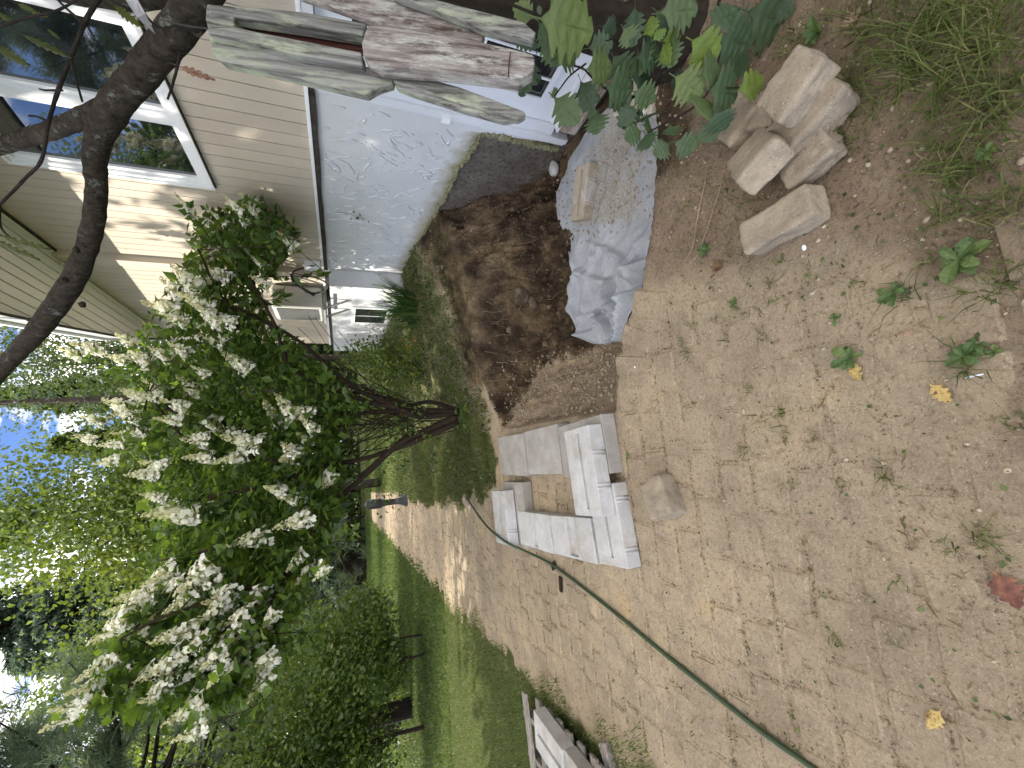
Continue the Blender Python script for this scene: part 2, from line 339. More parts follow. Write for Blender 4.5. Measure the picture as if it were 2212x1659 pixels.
M['fascia'] = basic('grey textured fascia metal', [(.3, (.33, .35, .35)), (.7, (.42, .44, .44))], 60, .55, 90, .3, .002)
M['dark_metal'] = basic('dark grey metal', [(.3, (.03, .03, .032)), (.7, (.07, .07, .072))], 12, .45, 80, .15, .002)
M['black_cable'] = basic('black cable', [(.3, (.010, .010, .011)), (.7, (.02, .02, .021))], 12, .5, 80, .1, .001)
M['ac_white'] = basic('heat pump casing', [(.3, (.52, .52, .50)), (.7, (.60, .60, .58))], 4, .45, 80, .05, .001)
M['ac_fin'] = basic('heat pump fins', [(.3, (.08, .085, .09)), (.7, (.14, .145, .15))], 30, .5, 80, .1, .001, metal=.3)
M['galv'] = basic('grey bracket steel', [(.3, (.28, .28, .27)), (.7, (.38, .38, .37))], 20, .5, 80, .1, .001, metal=.2)
M['petal'] = leafmat('white hydrangea petals', [(0, (.60, .60, .36)), (.35, (.70, .71, .52)), (.6, (.80, .80, .70)), (1, (.84, .83, .77))], .3, .6, spec=.1)
M['hleaf'] = leafmat('hydrangea leaves', [(0, (.04, .08, .022)), (.5, (.09, .16, .038)), (1, (.15, .24, .055))], .55, .38)
M['hleaf_one'] = leafmat('hydrangea leaf', [(0, (.04, .08, .022)), (.5, (.09, .16, .038)), (1, (.15, .24, .055))], .55, .42, attr=False)
M['oak_leaf'] = leafmat('lobed sapling leaf', [(0, (.035, .062, .033)), (.45, (.06, .098, .045)), (.8, (.085, .125, .05)), (1, (.12, .16, .045))], .25, .5, attr=False)
M['oak_leaf_young'] = leafmat('young yellow green leaf', [(0, (.10, .16, .03)), (1, (.14, .20, .04))], .3, .5, attr=False)
M['oak_leaf_dark'] = leafmat('olive back-lit leaf', [(0, (.04, .055, .008)), (1, (.07, .085, .012))], .4, .5, attr=False)
M['bush'] = leafmat('hedge leaves', [(0, (.04, .07, .018)), (.5, (.09, .145, .033)), (.85, (.14, .20, .045)), (1, (.20, .22, .05))], .42, .36)
M['birch'] = leafmat('yellow green leaves', [(0, (.07, .11, .024)), (.5, (.12, .175, .036)), (1, (.19, .25, .055))], .35, .5)
M['green_tree'] = leafmat('mid green leaves', [(0, (.045, .075, .022)), (.5, (.085, .13, .036)), (1, (.13, .18, .045))], .32, .5)
M['cedar'] = leafmat('cedar sprays', [(0, (.035, .065, .02)), (.5, (.075, .115, .032)), (1, (.14, .18, .045))], .25, .6)
M['spruce'] = leafmat('spruce needles', [(0, (.06, .09, .065)), (.5, (.11, .155, .105)), (1, (.16, .21, .135))], .42, .6)
M['pine'] = leafmat('pine needles', [(0, (.06, .095, .06)), (.5, (.11, .155, .09)), (1, (.16, .21, .12))], .42, .55)
M['grass'] = leafmat('lawn grass', [(0, (.06, .10, .026)), (.4, (.10, .155, .04)), (.8, (.14, .20, .052)), (1, (.30, .28, .13))], .3, .55, spec=.2)
M['grass2'] = leafmat('rough grass', [(0, (.05, .075, .02)), (.45, (.095, .13, .034)), (.7, (.16, .18, .06)), (1, (.32, .27, .15))], .3, .6, spec=.2)
M['cover'] = leafmat('ground cover leaves', [(0, (.045, .06, .025)), (.45, (.08, .12, .035)), (.7, (.13, .18, .05)), (.85, (.20, .17, .10)), (1, (.28, .22, .15))], .3, .55)
M['perennial'] = leafmat('garden perennials', [(0, (.03, .065, .015)), (.5, (.06, .11, .022)), (1, (.16, .20, .03))], .35, .5)
M['lily'] = leafmat('daylily blades', [(0, (.02, .05, .016)), (.5, (.04, .085, .025)), (1, (.08, .13, .035))], .3, .45)
M['weed'] = leafmat('weed leaves', [(0, (.07, .125, .04)), (.6, (.11, .175, .06)), (1, (.15, .21, .07))], .3, .5, attr=False)
M['pink'] = basic('pink petals', [(.3, (.45, .12, .34)), (.7, (.6, .22, .45))], 30, .6, 60, 0)
M['dead_yellow'] = basic('yellow dead leaf', [(.36, (.16, .08, .04)), (.45, (.40, .29, .10)), (.56, (.50, .38, .15)), (.64, (.13, .06, .035))], 60, .7, 90, .4, .003)
M['dead_brown'] = basic('brown dead leaf', [(.35, (.08, .04, .022)), (.55, (.19, .10, .06)), (.68, (.30, .18, .11))], 50, .7, 90, .4, .003)
M['dead_pink'] = basic('faded dead leaf', [(.3, (.26, .16, .115)), (.7, (.36, .25, .19))], 14, .7, 90, .4, .003)
M['dead_red'] = basic('maroon dead leaf', [(.35, (.10, .042, .034)), (.55, (.19, .085, .06)), (.68, (.42, .25, .07))], 30, .7, 90, .4, .003)
M['root'] = basic('pale roots', [(.3, (.24, .17, .10)), (.7, (.38, .30, .20))], 30, .9, 60, .4, .002)
M['stick'] = basic('white plastic stick', [(.3, (.72, .75, .8)), (.7, (.8, .82, .85))], 30, .5, 60, 0)
M['strip'] = basic('grey peeling strip', [(.3, (.26, .25, .26)), (.7, (.36, .35, .36))], 30, .7, 60, .2, .002)
M['orange'] = basic('orange plastic tape', [(.3, (.5, .09, .03)), (.7, (.6, .14, .05))], 30, .6, 60, 0)

# ------------------------------------------------------------------ terrain
XW = 2.75
cp = [(x, y, 0) for x in (-12, -6, -3, -1.8, -1.0, -.45) for y in (-1.5, .5, 2.5, 4.5, 7, 11, 16)]
cp += [(x, y, 0) for x in (.1, .6, 1.3, 2.0, 2.9) for y in (-1.5, -.3, .6, 1.2)]
cp += [(.1, 2.1, 0), (.12, 3, 0), (.12, 4, .01), (-.2, 5, .02), (1.4, 4.3, .2), (2.1, 3.95, .27), (2.75, 4.36, .47), (2.75, 5.4, .59), (2.75, 6.1, .65), (2.6, 7.5, .7), (2.6, 9.5, .7),
       (1.7, 6.2, .36), (1.6, 8.5, .4), (.65, 5.6, .05), (.2, 7, .05), (-.3, 9, .03), (.6, 9, .16), (1.05, 5, .14), (2.75, 3.2, .12), (2.75, 2, .02), (.55, 4.35, .035), (2.6, 12, .6), (1, 14, .2), (.3, 5.2, .03)]
cp = np.array(cp, float)
def tps(d2): return np.where(d2 > 1e-12, d2 * np.log(np.maximum(d2, 1e-12)) * .5, 0)
_A = tps(((cp[:, None, :2] - cp[None, :, :2]) ** 2).sum(-1)) + np.eye(len(cp)) * .02
_P = np.c_[np.ones(len(cp)), cp[:, :2]]
_S = np.linalg.solve(np.block([[_A, _P], [_P.T, np.zeros((3, 3))]]), np.r_[cp[:, 2], 0, 0, 0])
def zbase(x, y):
    x = np.asarray(x, float); y = np.asarray(y, float); out = np.zeros(x.shape)
    for (a, b_, _), w_ in zip(cp, _S[:-3]): out += w_ * tps((x - a) ** 2 + (y - b_) ** 2)
    return out + _S[-3] + _S[-2] * x + _S[-1] * y
def vnoise(X, Y, s, seed):
    """smooth value noise on arrays"""
    rs = np.random.RandomState(seed); T = rs.rand(97, 97)
    u = X / s + 400; v = Y / s + 400; iu = np.floor(u).astype(int); iv = np.floor(v).astype(int); fu = u - iu; fv = v - iv
    fu = fu * fu * (3 - 2 * fu); fv = fv * fv * (3 - 2 * fv)
    g = lambda a, b_: T[a % 97, b_ % 97]
    return (g(iu, iv) * (1 - fu) + g(iu + 1, iv) * fu) * (1 - fv) + (g(iu, iv + 1) * (1 - fu) + g(iu + 1, iv + 1) * fu) * fv - .5
def sm(a, b_, x): t_ = np.clip((x - a) / (b_ - a), 0, 1); return t_ * t_ * (3 - 2 * t_)
# rim of the dug pit, with the slope of the side below each stretch of rim
rim = [(3.2, 1.36, 1.6, 0), (1.82, 1.44, 1.6, 0), (1.52, 1.47, 1.6, 0), (1.3, 1.53, 1.6, 0), (1.08, 1.61, 1.7, 0), (.82, 1.74, 1.8, 0), (.64, 1.93, 1.5, 0), (.36, 2.05, .85, .05), (.17, 2.12, .8, .05), (.18, 3.0, .75, .05), (.2, 4.08, .7, .14),
       (.55, 4.34, .66, .20), (1.4, 4.28, .66, .20), (1.85, 4.05, .70, .14), (2.3, 4.15, .74, .05), (3.2, 4.55, .75, 0)]
FLOOR = -.50
def pit(x, y):
    x = np.asarray(x, float); y = np.asarray(y, float); dep = np.full(x.shape, 9.0); ins = np.zeros(x.shape, bool); n = len(rim)
    for i in range(n):
        (ax, ay, s_, dr_), (bx, by, _, _) = rim[i], rim[(i + 1) % n]
        dx, dy = bx - ax, by - ay; ll = dx * dx + dy * dy
        if i < n - 1:
            t_ = np.clip(((x - ax) * dx + (y - ay) * dy) / ll, 0, 1); d = np.hypot(x - ax - t_ * dx, y - ay - t_ * dy); dep = np.minimum(dep, d * s_ + dr_ * sm(0, .07, d + .02 * vnoise(x, y, .12, 77)))
        c_ = ((ay > y) != (by > y)) & (x < (bx - ax) * (y - ay) / ((by - ay) + 1e-12) + ax); ins ^= c_
    return np.where(ins, dep, -dep)
def smoothmax(a, b_, k): return np.log(np.exp(np.clip(k * a, -50, 50)) + np.exp(np.clip(k * b_, -50, 50))) / k
def Zs(x, y):
    p = pit(x, y); zb = zbase(x, y)
    return np.where(p > 0, np.maximum(zb - p * 1.0, smoothmax(zb - p, np.full(np.shape(p), FLOOR), 25) - .005), zb)
GX0, GX1, GY0, GY1, ST = -4.6, 2.95, -.6, 9.8, .025
gx = np.arange(GX0, GX1 + 1e-6, ST); gy = np.arange(GY0, GY1 + 1e-6, ST)
XX, YY = np.meshgrid(gx, gy)
ZS = Zs(XX, YY); PT = pit(XX, YY); ZB = zbase(XX, YY)
# zones of earth and ground tone
def lawn_edge(y): return np.interp(y, [-1, 2.2, 3.36, 4.7, 7.4, 13.9, 33], [-1.62, -1.75, -1.98, -2.13, -2.36, -2.65, -3.78])
def path_right(y): return np.interp(y, [4.0, 4.6, 5.84, 9.9, 14.5, 33], [-.05, -.42, -.70, -1.06, -1.10, -2.2])
leftslope = sm(.95, .5, XX) * (PT > 0) * sm(4.2, 3.7, YY)
farbank = sm(-.85, -.28, PT) * sm(3.0, 3.6, YY) * sm(.5, .9, XX)
darkz = np.clip(sm(-.06, .12, PT) * (1 - .9 * leftslope) + .9 * farbank, 0, 1)
darkz = np.maximum(darkz, .55 * sm(-.35, -.75, XX) * sm(.55, .1, YY + .25 * vnoise(XX, YY, .3, 71)) * sm(-1.6, -1.2, XX))  # darker patch at the near left corner of the path
darkz = np.maximum(darkz, .75 * sm(1.0, 1.5, XX) * sm(1.05, 1.38, YY) * sm(2.2, 1.5, YY))
greyz = np.clip(sm(.25, .8, XX - .25 * (YY - .6)) * sm(2.2, 1.5, YY) * .9 + sm(.75, .45, YY) * .55 + leftslope * .9 + sm(.2, .05, np.abs(XX - .1)) * sm(4.1, 4.5, YY) * .3, 0, 1)
lawn = sm(.16, -.16, XX - lawn_edge(YY) + .3 * vnoise(XX, YY, .5, 83) + .2 * vnoise(XX, YY, .15, 84)); _bn = .30 * vnoise(XX, YY, .4, 81) + .22 * vnoise(XX, YY, .13, 82); bed = sm(-.14, .16, XX - path_right(YY) + _bn) * sm(4.05, 4.55, YY + .18 * np.clip(XX, 0, 9) + _bn)
turfz = np.clip(np.maximum(lawn, bed * (.62 - .4 * sm(-.6, -.1, PT) + .5 * sm(.4, -.1, XX))) * (1 - darkz * .7), 0, 1)
turfz = np.maximum(turfz, .55 * sm(.75, 1.2, XX) * sm(.75, .35, YY))
rough = .002 + .006 * greyz + .022 * bed * sm(.0, .3, XX)
ZZ = ZS + rough * 2.2 * vnoise(XX, YY, .16, 1) + rough * 1.6 * vnoise(XX, YY, .07, 2) + rough * .9 * vnoise(XX, YY, .03, 3) + .010 * vnoise(XX, YY, .9, 4) * sm(-.4, .2, -PT) * 0
ZZ += 0 * (.17 * vnoise(XX, YY, .42, 5) + .10 * vnoise(XX, YY, .19, 6) + .05 * vnoise(XX, YY, .09, 16)) * sm(2.6, 3.3, YY + .4 * (XX < .9))
paved = (1 - sm(-.03, .02, PT)) * sm(.85, .45, XX - .25 * (YY - .6)) * (1 - lawn) * (1 - bed)
ZZ += paved * (.0068 * vnoise(XX, YY, .6, 41) + .003 * vnoise(XX, YY, .11, 42) - .0040)
FXA, FXB, FYA, FYB = .10, 2.92, 1.36, 4.61
_ed = np.minimum(sm(GY1, GY1 - .5, YY), sm(GX0, GX0 + .5, XX)) * np.minimum(1, sm(GY0, GY0 + .3, YY) + (XX > .5)); _lv = sm(-.6, -1.0, XX)
ZZ = ZZ * (1 - _lv * (1 - _ed)) + .001 * _lv * (1 - _ed)
def Z(x, y):
    if FXA <= x <= FXB and FYA <= y <= FYB and 'FZ' in globals():
        i, j = int((x - FXA) / .009), int((y - FYA) / .009)
        if j < FP.shape[0] and i < FP.shape[1] and FP[j, i] > .02: return float(FZ[j, i])
    fx = min(max((x - GX0) / ST, 0), len(gx) - 1.001); fy = min(max((y - GY0) / ST, 0), len(gy) - 1.001); i, j = int(fx), int(fy); a, b_ = fx - i, fy - j
    return float((ZZ[j, i] * (1 - a) + ZZ[j, i + 1] * a) * (1 - b_) + (ZZ[j + 1, i] * (1 - a) + ZZ[j + 1, i + 1] * a) * b_)
def hit(px, py):
    """where the sight line meets the ground"""
    r = ray(px, py).normalized(); t_ = .6
    while t_ < 60:
        p = EYE + r * t_
        inside = GX0 < p.x < GX1 and GY0 < p.y < GY1
        if p.z <= (Z(p.x, p.y) if inside else 0): break
        t_ += .004 if t_ < 12 else .03
    return p
def ZA(X, Y):
    """ground height for arrays"""
    X = np.asarray(X, float); Y = np.asarray(Y, float)
    fx = np.clip((X - GX0) / ST, 0, len(gx) - 1.001); fy = np.clip((Y - GY0) / ST, 0, len(gy) - 1.001); i = fx.astype(int); j = fy.astype(int); a = fx - i; b_ = fy - j
    zz = (ZZ[j, i] * (1 - a) + ZZ[j, i + 1] * a) * (1 - b_) + (ZZ[j + 1, i] * (1 - a) + ZZ[j + 1, i + 1] * a) * b_
    return zz
def fieldA(Fd, X, Y):
    fx = np.clip(((np.asarray(X) - GX0) / ST).astype(int), 0, len(gx) - 1); fy = np.clip(((np.asarray(Y) - GY0) / ST).astype(int), 0, len(gy) - 1); return Fd[fy, fx]
def soil_detail(X, Y):
    d = .13 * vnoise(X, Y, .33, 61) + .10 * (np.abs(vnoise(X, Y, .21, 62)) * -2 + .4) + .06 * (np.abs(vnoise(X, Y, .10, 63)) * -2 + .4) + .030 * (np.abs(vnoise(X, Y, .045, 64)) * -2 + .4) + .016 * vnoise(X, Y, .02, 65) + .008 * vnoise(X, Y, .010, 66)
    return d * 1.45
nx, ny = len(gx), len(gy)
I = np.arange(nx * ny).reshape(ny, nx)
Fq = np.stack([I[:-1, :-1], I[:-1, 1:], I[1:, 1:], I[1:, :-1]], -1).reshape(-1, 4)
Fq = Fq[PT.ravel()[Fq].min(1) < .05]
ground = fast_mesh('ground', np.stack([XX, YY, ZZ], -1).reshape(-1, 3), Fq, M['earth'], smooth=True)
ca = ground.data.color_attributes.new('zone', 'FLOAT_COLOR', 'POINT')
ca.data.foreach_set('color', np.stack([darkz, greyz, turfz, np.ones_like(turfz)], -1).astype(np.float32).ravel())
tag(ground, kind='structure')
fx_ = np.arange(.10, 2.93, .009); fy_ = np.arange(1.36, 4.62, .009); FX, FY = np.meshgrid(fx_, fy_); FP = pit(FX, FY); FS = Zs(FX, FY)
lsl = sm(.95, .5, FX) * sm(4.2, 3.7, FY); under = sm(2.75, 3.25, FY + .5 * np.clip(1.0 - FX, 0, 1)) # felt lies on the rest
FZ = FS + sm(.0, .10, FP) * soil_detail(FX, FY) * (.30 + .70 * under) * (1 - .45 * lsl) * sm(FLOOR - .02, FLOOR + .10, FS + .07 * under) + .001
I2 = np.arange(FX.size).reshape(FX.shape); Fq2 = np.stack([I2[:-1, :-1], I2[:-1, 1:], I2[1:, 1:], I2[1:, :-1]], -1).reshape(-1, 4); Fq2 = Fq2[FP.ravel()[Fq2].min(1) > .012]
pits = fast_mesh('pit_soil', np.stack([FX, FY, FZ], -1).reshape(-1, 3), Fq2, M['earth'], smooth=True); tag(pits, kind='structure')
ca = pits.data.color_attributes.new('zone', 'FLOAT_COLOR', 'POINT')
ca.data.foreach_set('color', np.stack([np.clip(1 - 1.9 * lsl + 0 * FX, -.4, 1), np.clip(1.0 * lsl, 0, .62), 0 * FX - .3, 1 + 0 * FX], -1).astype(np.float32).ravel())
# the ground beyond, out to the horizon, ringed round the near sheet
fb = MB(); E_ = 300
xs = [-E_, -60, -20, GX0, GX1, 20, 60, E_]; ys = [-E_, -40, GY0, GY1, 30, 60, E_]
vid = {}
for j, y in enumerate(ys):
    for i, x in enumerate(xs):
        vid[i, j] = len(fb.v); fb.v.append((x, y, 0.0 if not (x == GX1 and y == GY1) else 0.0))
for j in range(len(ys) - 1):
    for i in range(len(xs) - 1):
        if xs[i] == GX0 and ys[j] == GY0: continue
        fb.f.append((vid[i, j], vid[i + 1, j], vid[i + 1, j + 1], vid[i, j + 1]))
far = fb.build('lawn', M['earth']); tag(far, kind='structure')
ca = far.data.color_attributes.new('zone', 'FLOAT_COLOR', 'POINT')
ca.data.foreach_set('color', np.tile(np.array([0, 0, 1, 1], np.float32), len(far.data.vertices)))

sk = MB()
for i in range(0, nx - 1):
    z0, z1 = float(ZZ[-1, i]), float(ZZ[-1, i + 1]); sk.add([(gx[i], GY1, z0), (gx[i + 1], GY1, z1), (gx[i + 1], GY1 + .15, min(0, z1) - .02), (gx[i], GY1 + .15, min(0, z0) - .02)], [(0, 1, 2, 3)])
o = sk.build('ground', M['earth']); tag(o, kind='structure'); ca = o.data.color_attributes.new('zone', 'FLOAT_COLOR', 'POINT'); ca.data.foreach_set('color', np.tile(np.array([0, 0, .9, 1], np.float32), len(o.data.vertices)))
# ------------------------------------------------------------------ paved path: each paver a piece
pavement = bpy.data.objects.new('pavement', None); C.objects.link(pavement); tag(pavement, kind='structure')
pm = {}
def zoned(me, g):
    a = me.color_attributes.new('zone', 'FLOAT_COLOR', 'POINT'); a.data.foreach_set('color', np.tile(np.array([0, g, 0, 1], np.float32), len(me.vertices)))
for w_ in (.142, .205, .25):
    for q in range(3):
        for g in range(5):
            b_ = MB(); b_.box((0, 0, -.03), (w_ - .004, .146, .06), bev=.013, jit=.004); me = b_.mesh('paver', M['earth'], smooth=False); zoned(me, max(0, g * .22 - .08)); pm[w_, q, g] = me
cand = []
y = .22; row = 0
while y < 26:
    x = float(lawn_edge(y)) - .1 + R.uniform(0, .2)
    xr = .42 + .12 * y if y < 1.2 else (.62 if y < 2.0 else (.12 if y < 4.1 else float(path_right(y)) + .05))
    while x < xr:
        w_ = R.choice((.142, .205, .205, .205, .25)); me = (w_, R.randint(0, 2))
        if x + w_ < xr + .08 and not (x + w_ > .55 and y > 1.55): cand.append((x + w_ / 2, y, w_, me))
        x += w_ + R.uniform(.004, .011)
    y += .158 + R.uniform(-.003, .005); row += 1
cand.sort(key=lambda c_: c_[0] ** 2 + c_[1] ** 2)
rest = MB()
for k, (x, y, w_, me) in enumerate(cand):
    sink = .0045 * mn.noise((x * 1.6, y * 1.6, 3)) + .002 * R.uniform(-1, 1)
    zc = (float(Zs(np.array([x]), np.array([y]))[0]) if GY0 < y < 5.5 else (Z(x, y) + .004 if y < GY1 else .008)) + .0002 + sink * .6
    rot = Euler((R.uniform(-.008, .008), R.uniform(-.008, .008), R.uniform(-.03, .03)))
    if k < 300:
        gz_ = float(fieldA(greyz, x, y)); o = link('paver', pm[me[0], me[1], min(4, int(gz_ * 4.5 + R.random() * .8))], pavement); o.location = (x, y, zc); o.rotation_euler = rot
    else: rest.box((x, y, zc - .03), (w_, .148, .06), rot, bev=.009)
ro = rest.build('pavers', M['earth'], pavement); zoned(ro.data, .05); tag(ro, kind='stuff')
JX = []   # dark crumbs of soil caught in the joints
for (x, y, w_, me) in cand:
    if y > 16: continue
    for _ in range(44 if y < 4 else 16):
        t_ = R.uniform(-.5, .5); jx, jy = (x + t_ * w_, y + .079 + R.gauss(0, .003)) if R.random() < .6 else (x + w_ / 2 + .004 + R.gauss(0, .003), y + t_ * .15)
        if mn.noise((jx * 2.6, jy * 2.6, 11)) + .5 * mn.noise((jx * 9, jy * 9, 4)) > -.16: JX.append((jx, jy))
if True:   # sandy bed of the path beyond the near sheet
    pv = MB(); ysn = [GY1, 12, 16, 20, 26]
    for a, b2 in zip(ysn, ysn[1:]): pv.add([(lawn_edge(a) - .1, a, .002), (path_right(a), a, .002), (path_right(b2), b2, .002), (lawn_edge(b2) - .1, b2, .002)], [(0, 1, 2, 3)])
    o = pv.build('path', M['earth'], pavement); tag(o, kind='structure')
    ca = o.data.color_attributes.new('zone', 'FLOAT_COLOR', 'POINT'); ca.data.foreach_set('color', np.tile(np.array([.25, .5, 0, 1], np.float32), len(o.data.vertices)))
# edging stones at the rim of the pit
for (x, y, w_, d_, a) in ((.70, 1.70, .17, .30, .35), (.555, 1.84, .13, .27, .5), (.415, 1.93, .13, .26, .25)):
    b_ = MB(); b_.box((0, 0, -.05), (w_, d_, .10), bev=.016, jit=.006); o = b_.build('edge_stone', M['earth'], pavement, loc=(0, 0, 0)); zoned(o.data, 0); o.location = (x, y, .001); o.rotation_euler = (.02, R.uniform(-.03, .03), -a)

# ------------------------------------------------------------------ house
house = empty('house', (XW, 6.1, .6), 'beige house with white parged basement wall, basement door and upstairs window', 'house')
def hb(name, a, b2, mat, parent=house): return MB().span(a, b2).build(name, mat, parent)
Y0, Y1, ZSF, ZSO = -3.0, 6.12, 1.735, 4.6     # near wall from Y0 to the corner; siding foot, soffit height
WZ0, WZ1, WY0, WY1 = 2.63, 4.05, 2.72, 4.40     # window
DY0, DY1, DZ0, DZ1 = 1.86, 2.99, -.44, 1.68    # door opening
# core behind the boards
core = MB(); core.span((XW + .02, Y0, ZSF), (XW + .3, WY0, ZSO)); core.span((XW + .02, WY1, ZSF), (XW + .3, Y1, ZSO)); core.span((XW + .02, WY0, ZSF), (XW + .3, WY1, WZ0)); core.span((XW + .02, WY0, WZ1), (XW + .3, WY1, ZSO))
core.span((XW + .019, Y1, ZSF), (XW + .3, 9.9, ZSO)); core.build('wall', M['groove'], house)
pitch = .0525 * XW
def boards(x, ya, yb, zlo, zhi, start, cut=None):
    y = start
    while y < yb:
        e = min(y + pitch - .009, yb)
        segs = [(zlo, zhi)]
        if cut and y < cut[1] and e > cut[0]:
            if e > cut[1] + .004 or y < cut[0] - .004:      # straddles a jamb: split in width too
                ys_ = cut[1] if e > cut[1] else cut[0]
                o = MB().span((x - .012, y if e <= cut[1] else cut[1], zlo), (x + .018, ys_ if e <= cut[1] else e, zhi)).build('siding_board', M['siding'], house)
                if e > cut[1]: yy0, yy1 = y, cut[1]
                else: yy0, yy1 = cut[0], e
                for s0, s1 in ((zlo, cut[2]), (cut[3], zhi)): MB().span((x - .012, yy0, s0), (x + .018, yy1, s1)).build('siding_board', M['siding'], house)
                y += pitch; continue
            segs = [(zlo, cut[2]), (cut[3], zhi)]
        for s0, s1 in segs: MB().span((x - .012, y, s0), (x + .018, e, s1)).build('siding_board', M['siding'], house)
        y += pitch
st0 = 1.0615 * XW - 14 * pitch
boards(XW, st0, Y1 - .0, ZSF, ZSO, st0, (WY0 - .02, WY1 + .02, WZ0 - .02, WZ1 + .02))
XJ = XW - .075
hb('corner_board', (XJ, Y1, ZSF), (XW + .018, Y1 + .03, ZSO), M['siding'])
hb('corner_board', (XJ - .015, Y1 + .002, ZSF), (XJ, Y1 + .16, ZSO), M['siding'])
boards(XJ + .01, Y1 + .16, 9.9, ZSF, ZSO, Y1 + .168)
# foot of the siding: white drip strip and dark flashing
hb('drip_strip', (XW - .03, Y0, ZSF - .015), (XW + .02, Y1 + .03, ZSF + .012), M['white_vinyl'])
fl = MB(); ys_ = np.arange(Y0, Y1 + .01, .12)
fl.add([(XW - .022 + .006 * mn.noise((0, y * 5, 0)), y, z_) for y in ys_ for z_ in (ZSF - .016, ZSF - .062 - .012 * mn.noise((3, y * 2, 1)))], [(2 * i, 2 * i + 1, 2 * i + 3, 2 * i + 2) for i in range(len(ys_) - 1)])
fl.build('flashing', M['flashing'], house)
hb('drip_strip', (XJ - .03, Y1 + .035, ZSF - .02), (XJ + .02, 9.9, ZSF + .01), M['white_vinyl'])
hb('flashing', (XJ - .02, Y1 + .035, ZSF - .075), (XJ + .02, 9.9, ZSF - .021), M['flashing'])
# parged basement wall: gridded, with a ragged lower edge
def plow(y): return np.interp(y, [2.6, 3.0, 3.06, 3.126, 3.6, 4.36, 5.39, 6.2], [-.38, -.36, .30, .35, .42, .475, .58, .60])
nY, nZ = 130, 26
def pgrid(ya, yb, ztop, low, x0):
    V = []; var = []
    for i in range(nY + 1):
        y = ya + (yb - ya) * i / nY; lo = float(low(y)) + .03 * mn.noise((y * 6, 0, 4)) + .012 * mn.noise((y * 23, 1, 4))
        for j in range(nZ + 1):
            z_ = lo + (ztop - lo) * (j / nZ); V.append((x0 - .004 * mn.noise((y * 3, z_ * 3, 0)) - (.0 if j else -.014), y, z_)); var.append(max(0, 1 - (z_ - lo) / .34))
    I = np.arange((nY + 1) * (nZ + 1)).reshape(nY + 1, nZ + 1)
    return np.array(V), np.stack([I[:-1, :-1], I[:-1, 1:], I[1:, 1:], I[1:, :-1]], -1).reshape(-1, 4), var
V, Fq, var = pgrid(DY1, Y1 + .02, ZSF - .012, plow, XW + .006)
fast_mesh('parging', V, Fq, M['parge'], var, True, house)
V, Fq, var = pgrid(Y0, DY0, ZSF - .012, lambda y: -.2, XW + .006); fast_mesh('parging', V, Fq, M['parge'], var, True, house)
hb('foundation', (XW + .024, Y0, -1.2), (XW + .3, DY0, ZSF), M['foundation']); hb('foundation', (XW + .024, DY1, -1.2), (XW + .3, Y1, ZSF), M['foundation']); hb('foundation', (XW + .024, DY0, -1.2), (XW + .3, DY1, DZ0), M['foundation'])
XF = XW - .24
hb('foundation', (XF, Y1 + .02, -.3), (XW + .3, 6.75, ZSF - .08), M['parge']); hb('foundation', (XF - .0, 6.752, -.3), (XW + .3, 9.9, ZSF - .08), M['parge'])
# trowel ridges in the parging
rd = MB()
for k in range(230):
    y = R.uniform(DY1 + .1, Y1 - .05); lo = float(plow(y)) + .1; z_ = R.uniform(lo, ZSF - .12); a = R.choice((R.uniform(1.0, 2.2), R.uniform(.3, 2.9))); ln = R.uniform(.04, .2); cv = R.uniform(-2.5, 2.5) ; p = []
    for i in range(6):
        p.append((XW + .0035, y, z_)); y += math.cos(a) * ln / 5; z_ += math.sin(a) * ln / 5; a += cv * ln / 1.2 + R.uniform(-.12, .12)
    if min(q[2] for q in p) < lo or max(q[2] for q in p) > ZSF - .06 or min(q[1] for q in p) < DY1 + .03: continue
    rr = R.uniform(.006, .011); rd.tube(p, [.0012, rr, rr, rr * .8, rr * .7, .001], 5)
tag(rd.build('trowel_ridges', M['parge'], house, True), kind='stuff')
# crumbling render edge along the bottom of the parging and beside the door
me_ = MB()
for k in range(90):
    y = DY1 + .05 + (Y1 - DY1 - .1) * k / 90; lo = float(plow(y)) + .03 * mn.noise((y * 6, 0, 4)); me_.box((XW + .012, y, lo + .005), (.03, R.uniform(.03, .07), R.uniform(.015, .04)), Euler((R.uniform(-.5, .5), R.uniform(-.3, .3), R.uniform(-.3, .3))), jit=.008)
for k in range(34):
    z_ = -.40 + .72 * k / 34; me_.box((XW + .012, 3.055 + .012 * mn.noise((z_ * 9, 0, 0)), z_), (.03, R.uniform(.03, .07), R.uniform(.02, .05)), Euler((R.uniform(-.5, .5), R.uniform(-.3, .3), R.uniform(-.3, .3))), jit=.01)
tag(me_.build('render_edge', M['moss_edge'], house), kind='stuff')
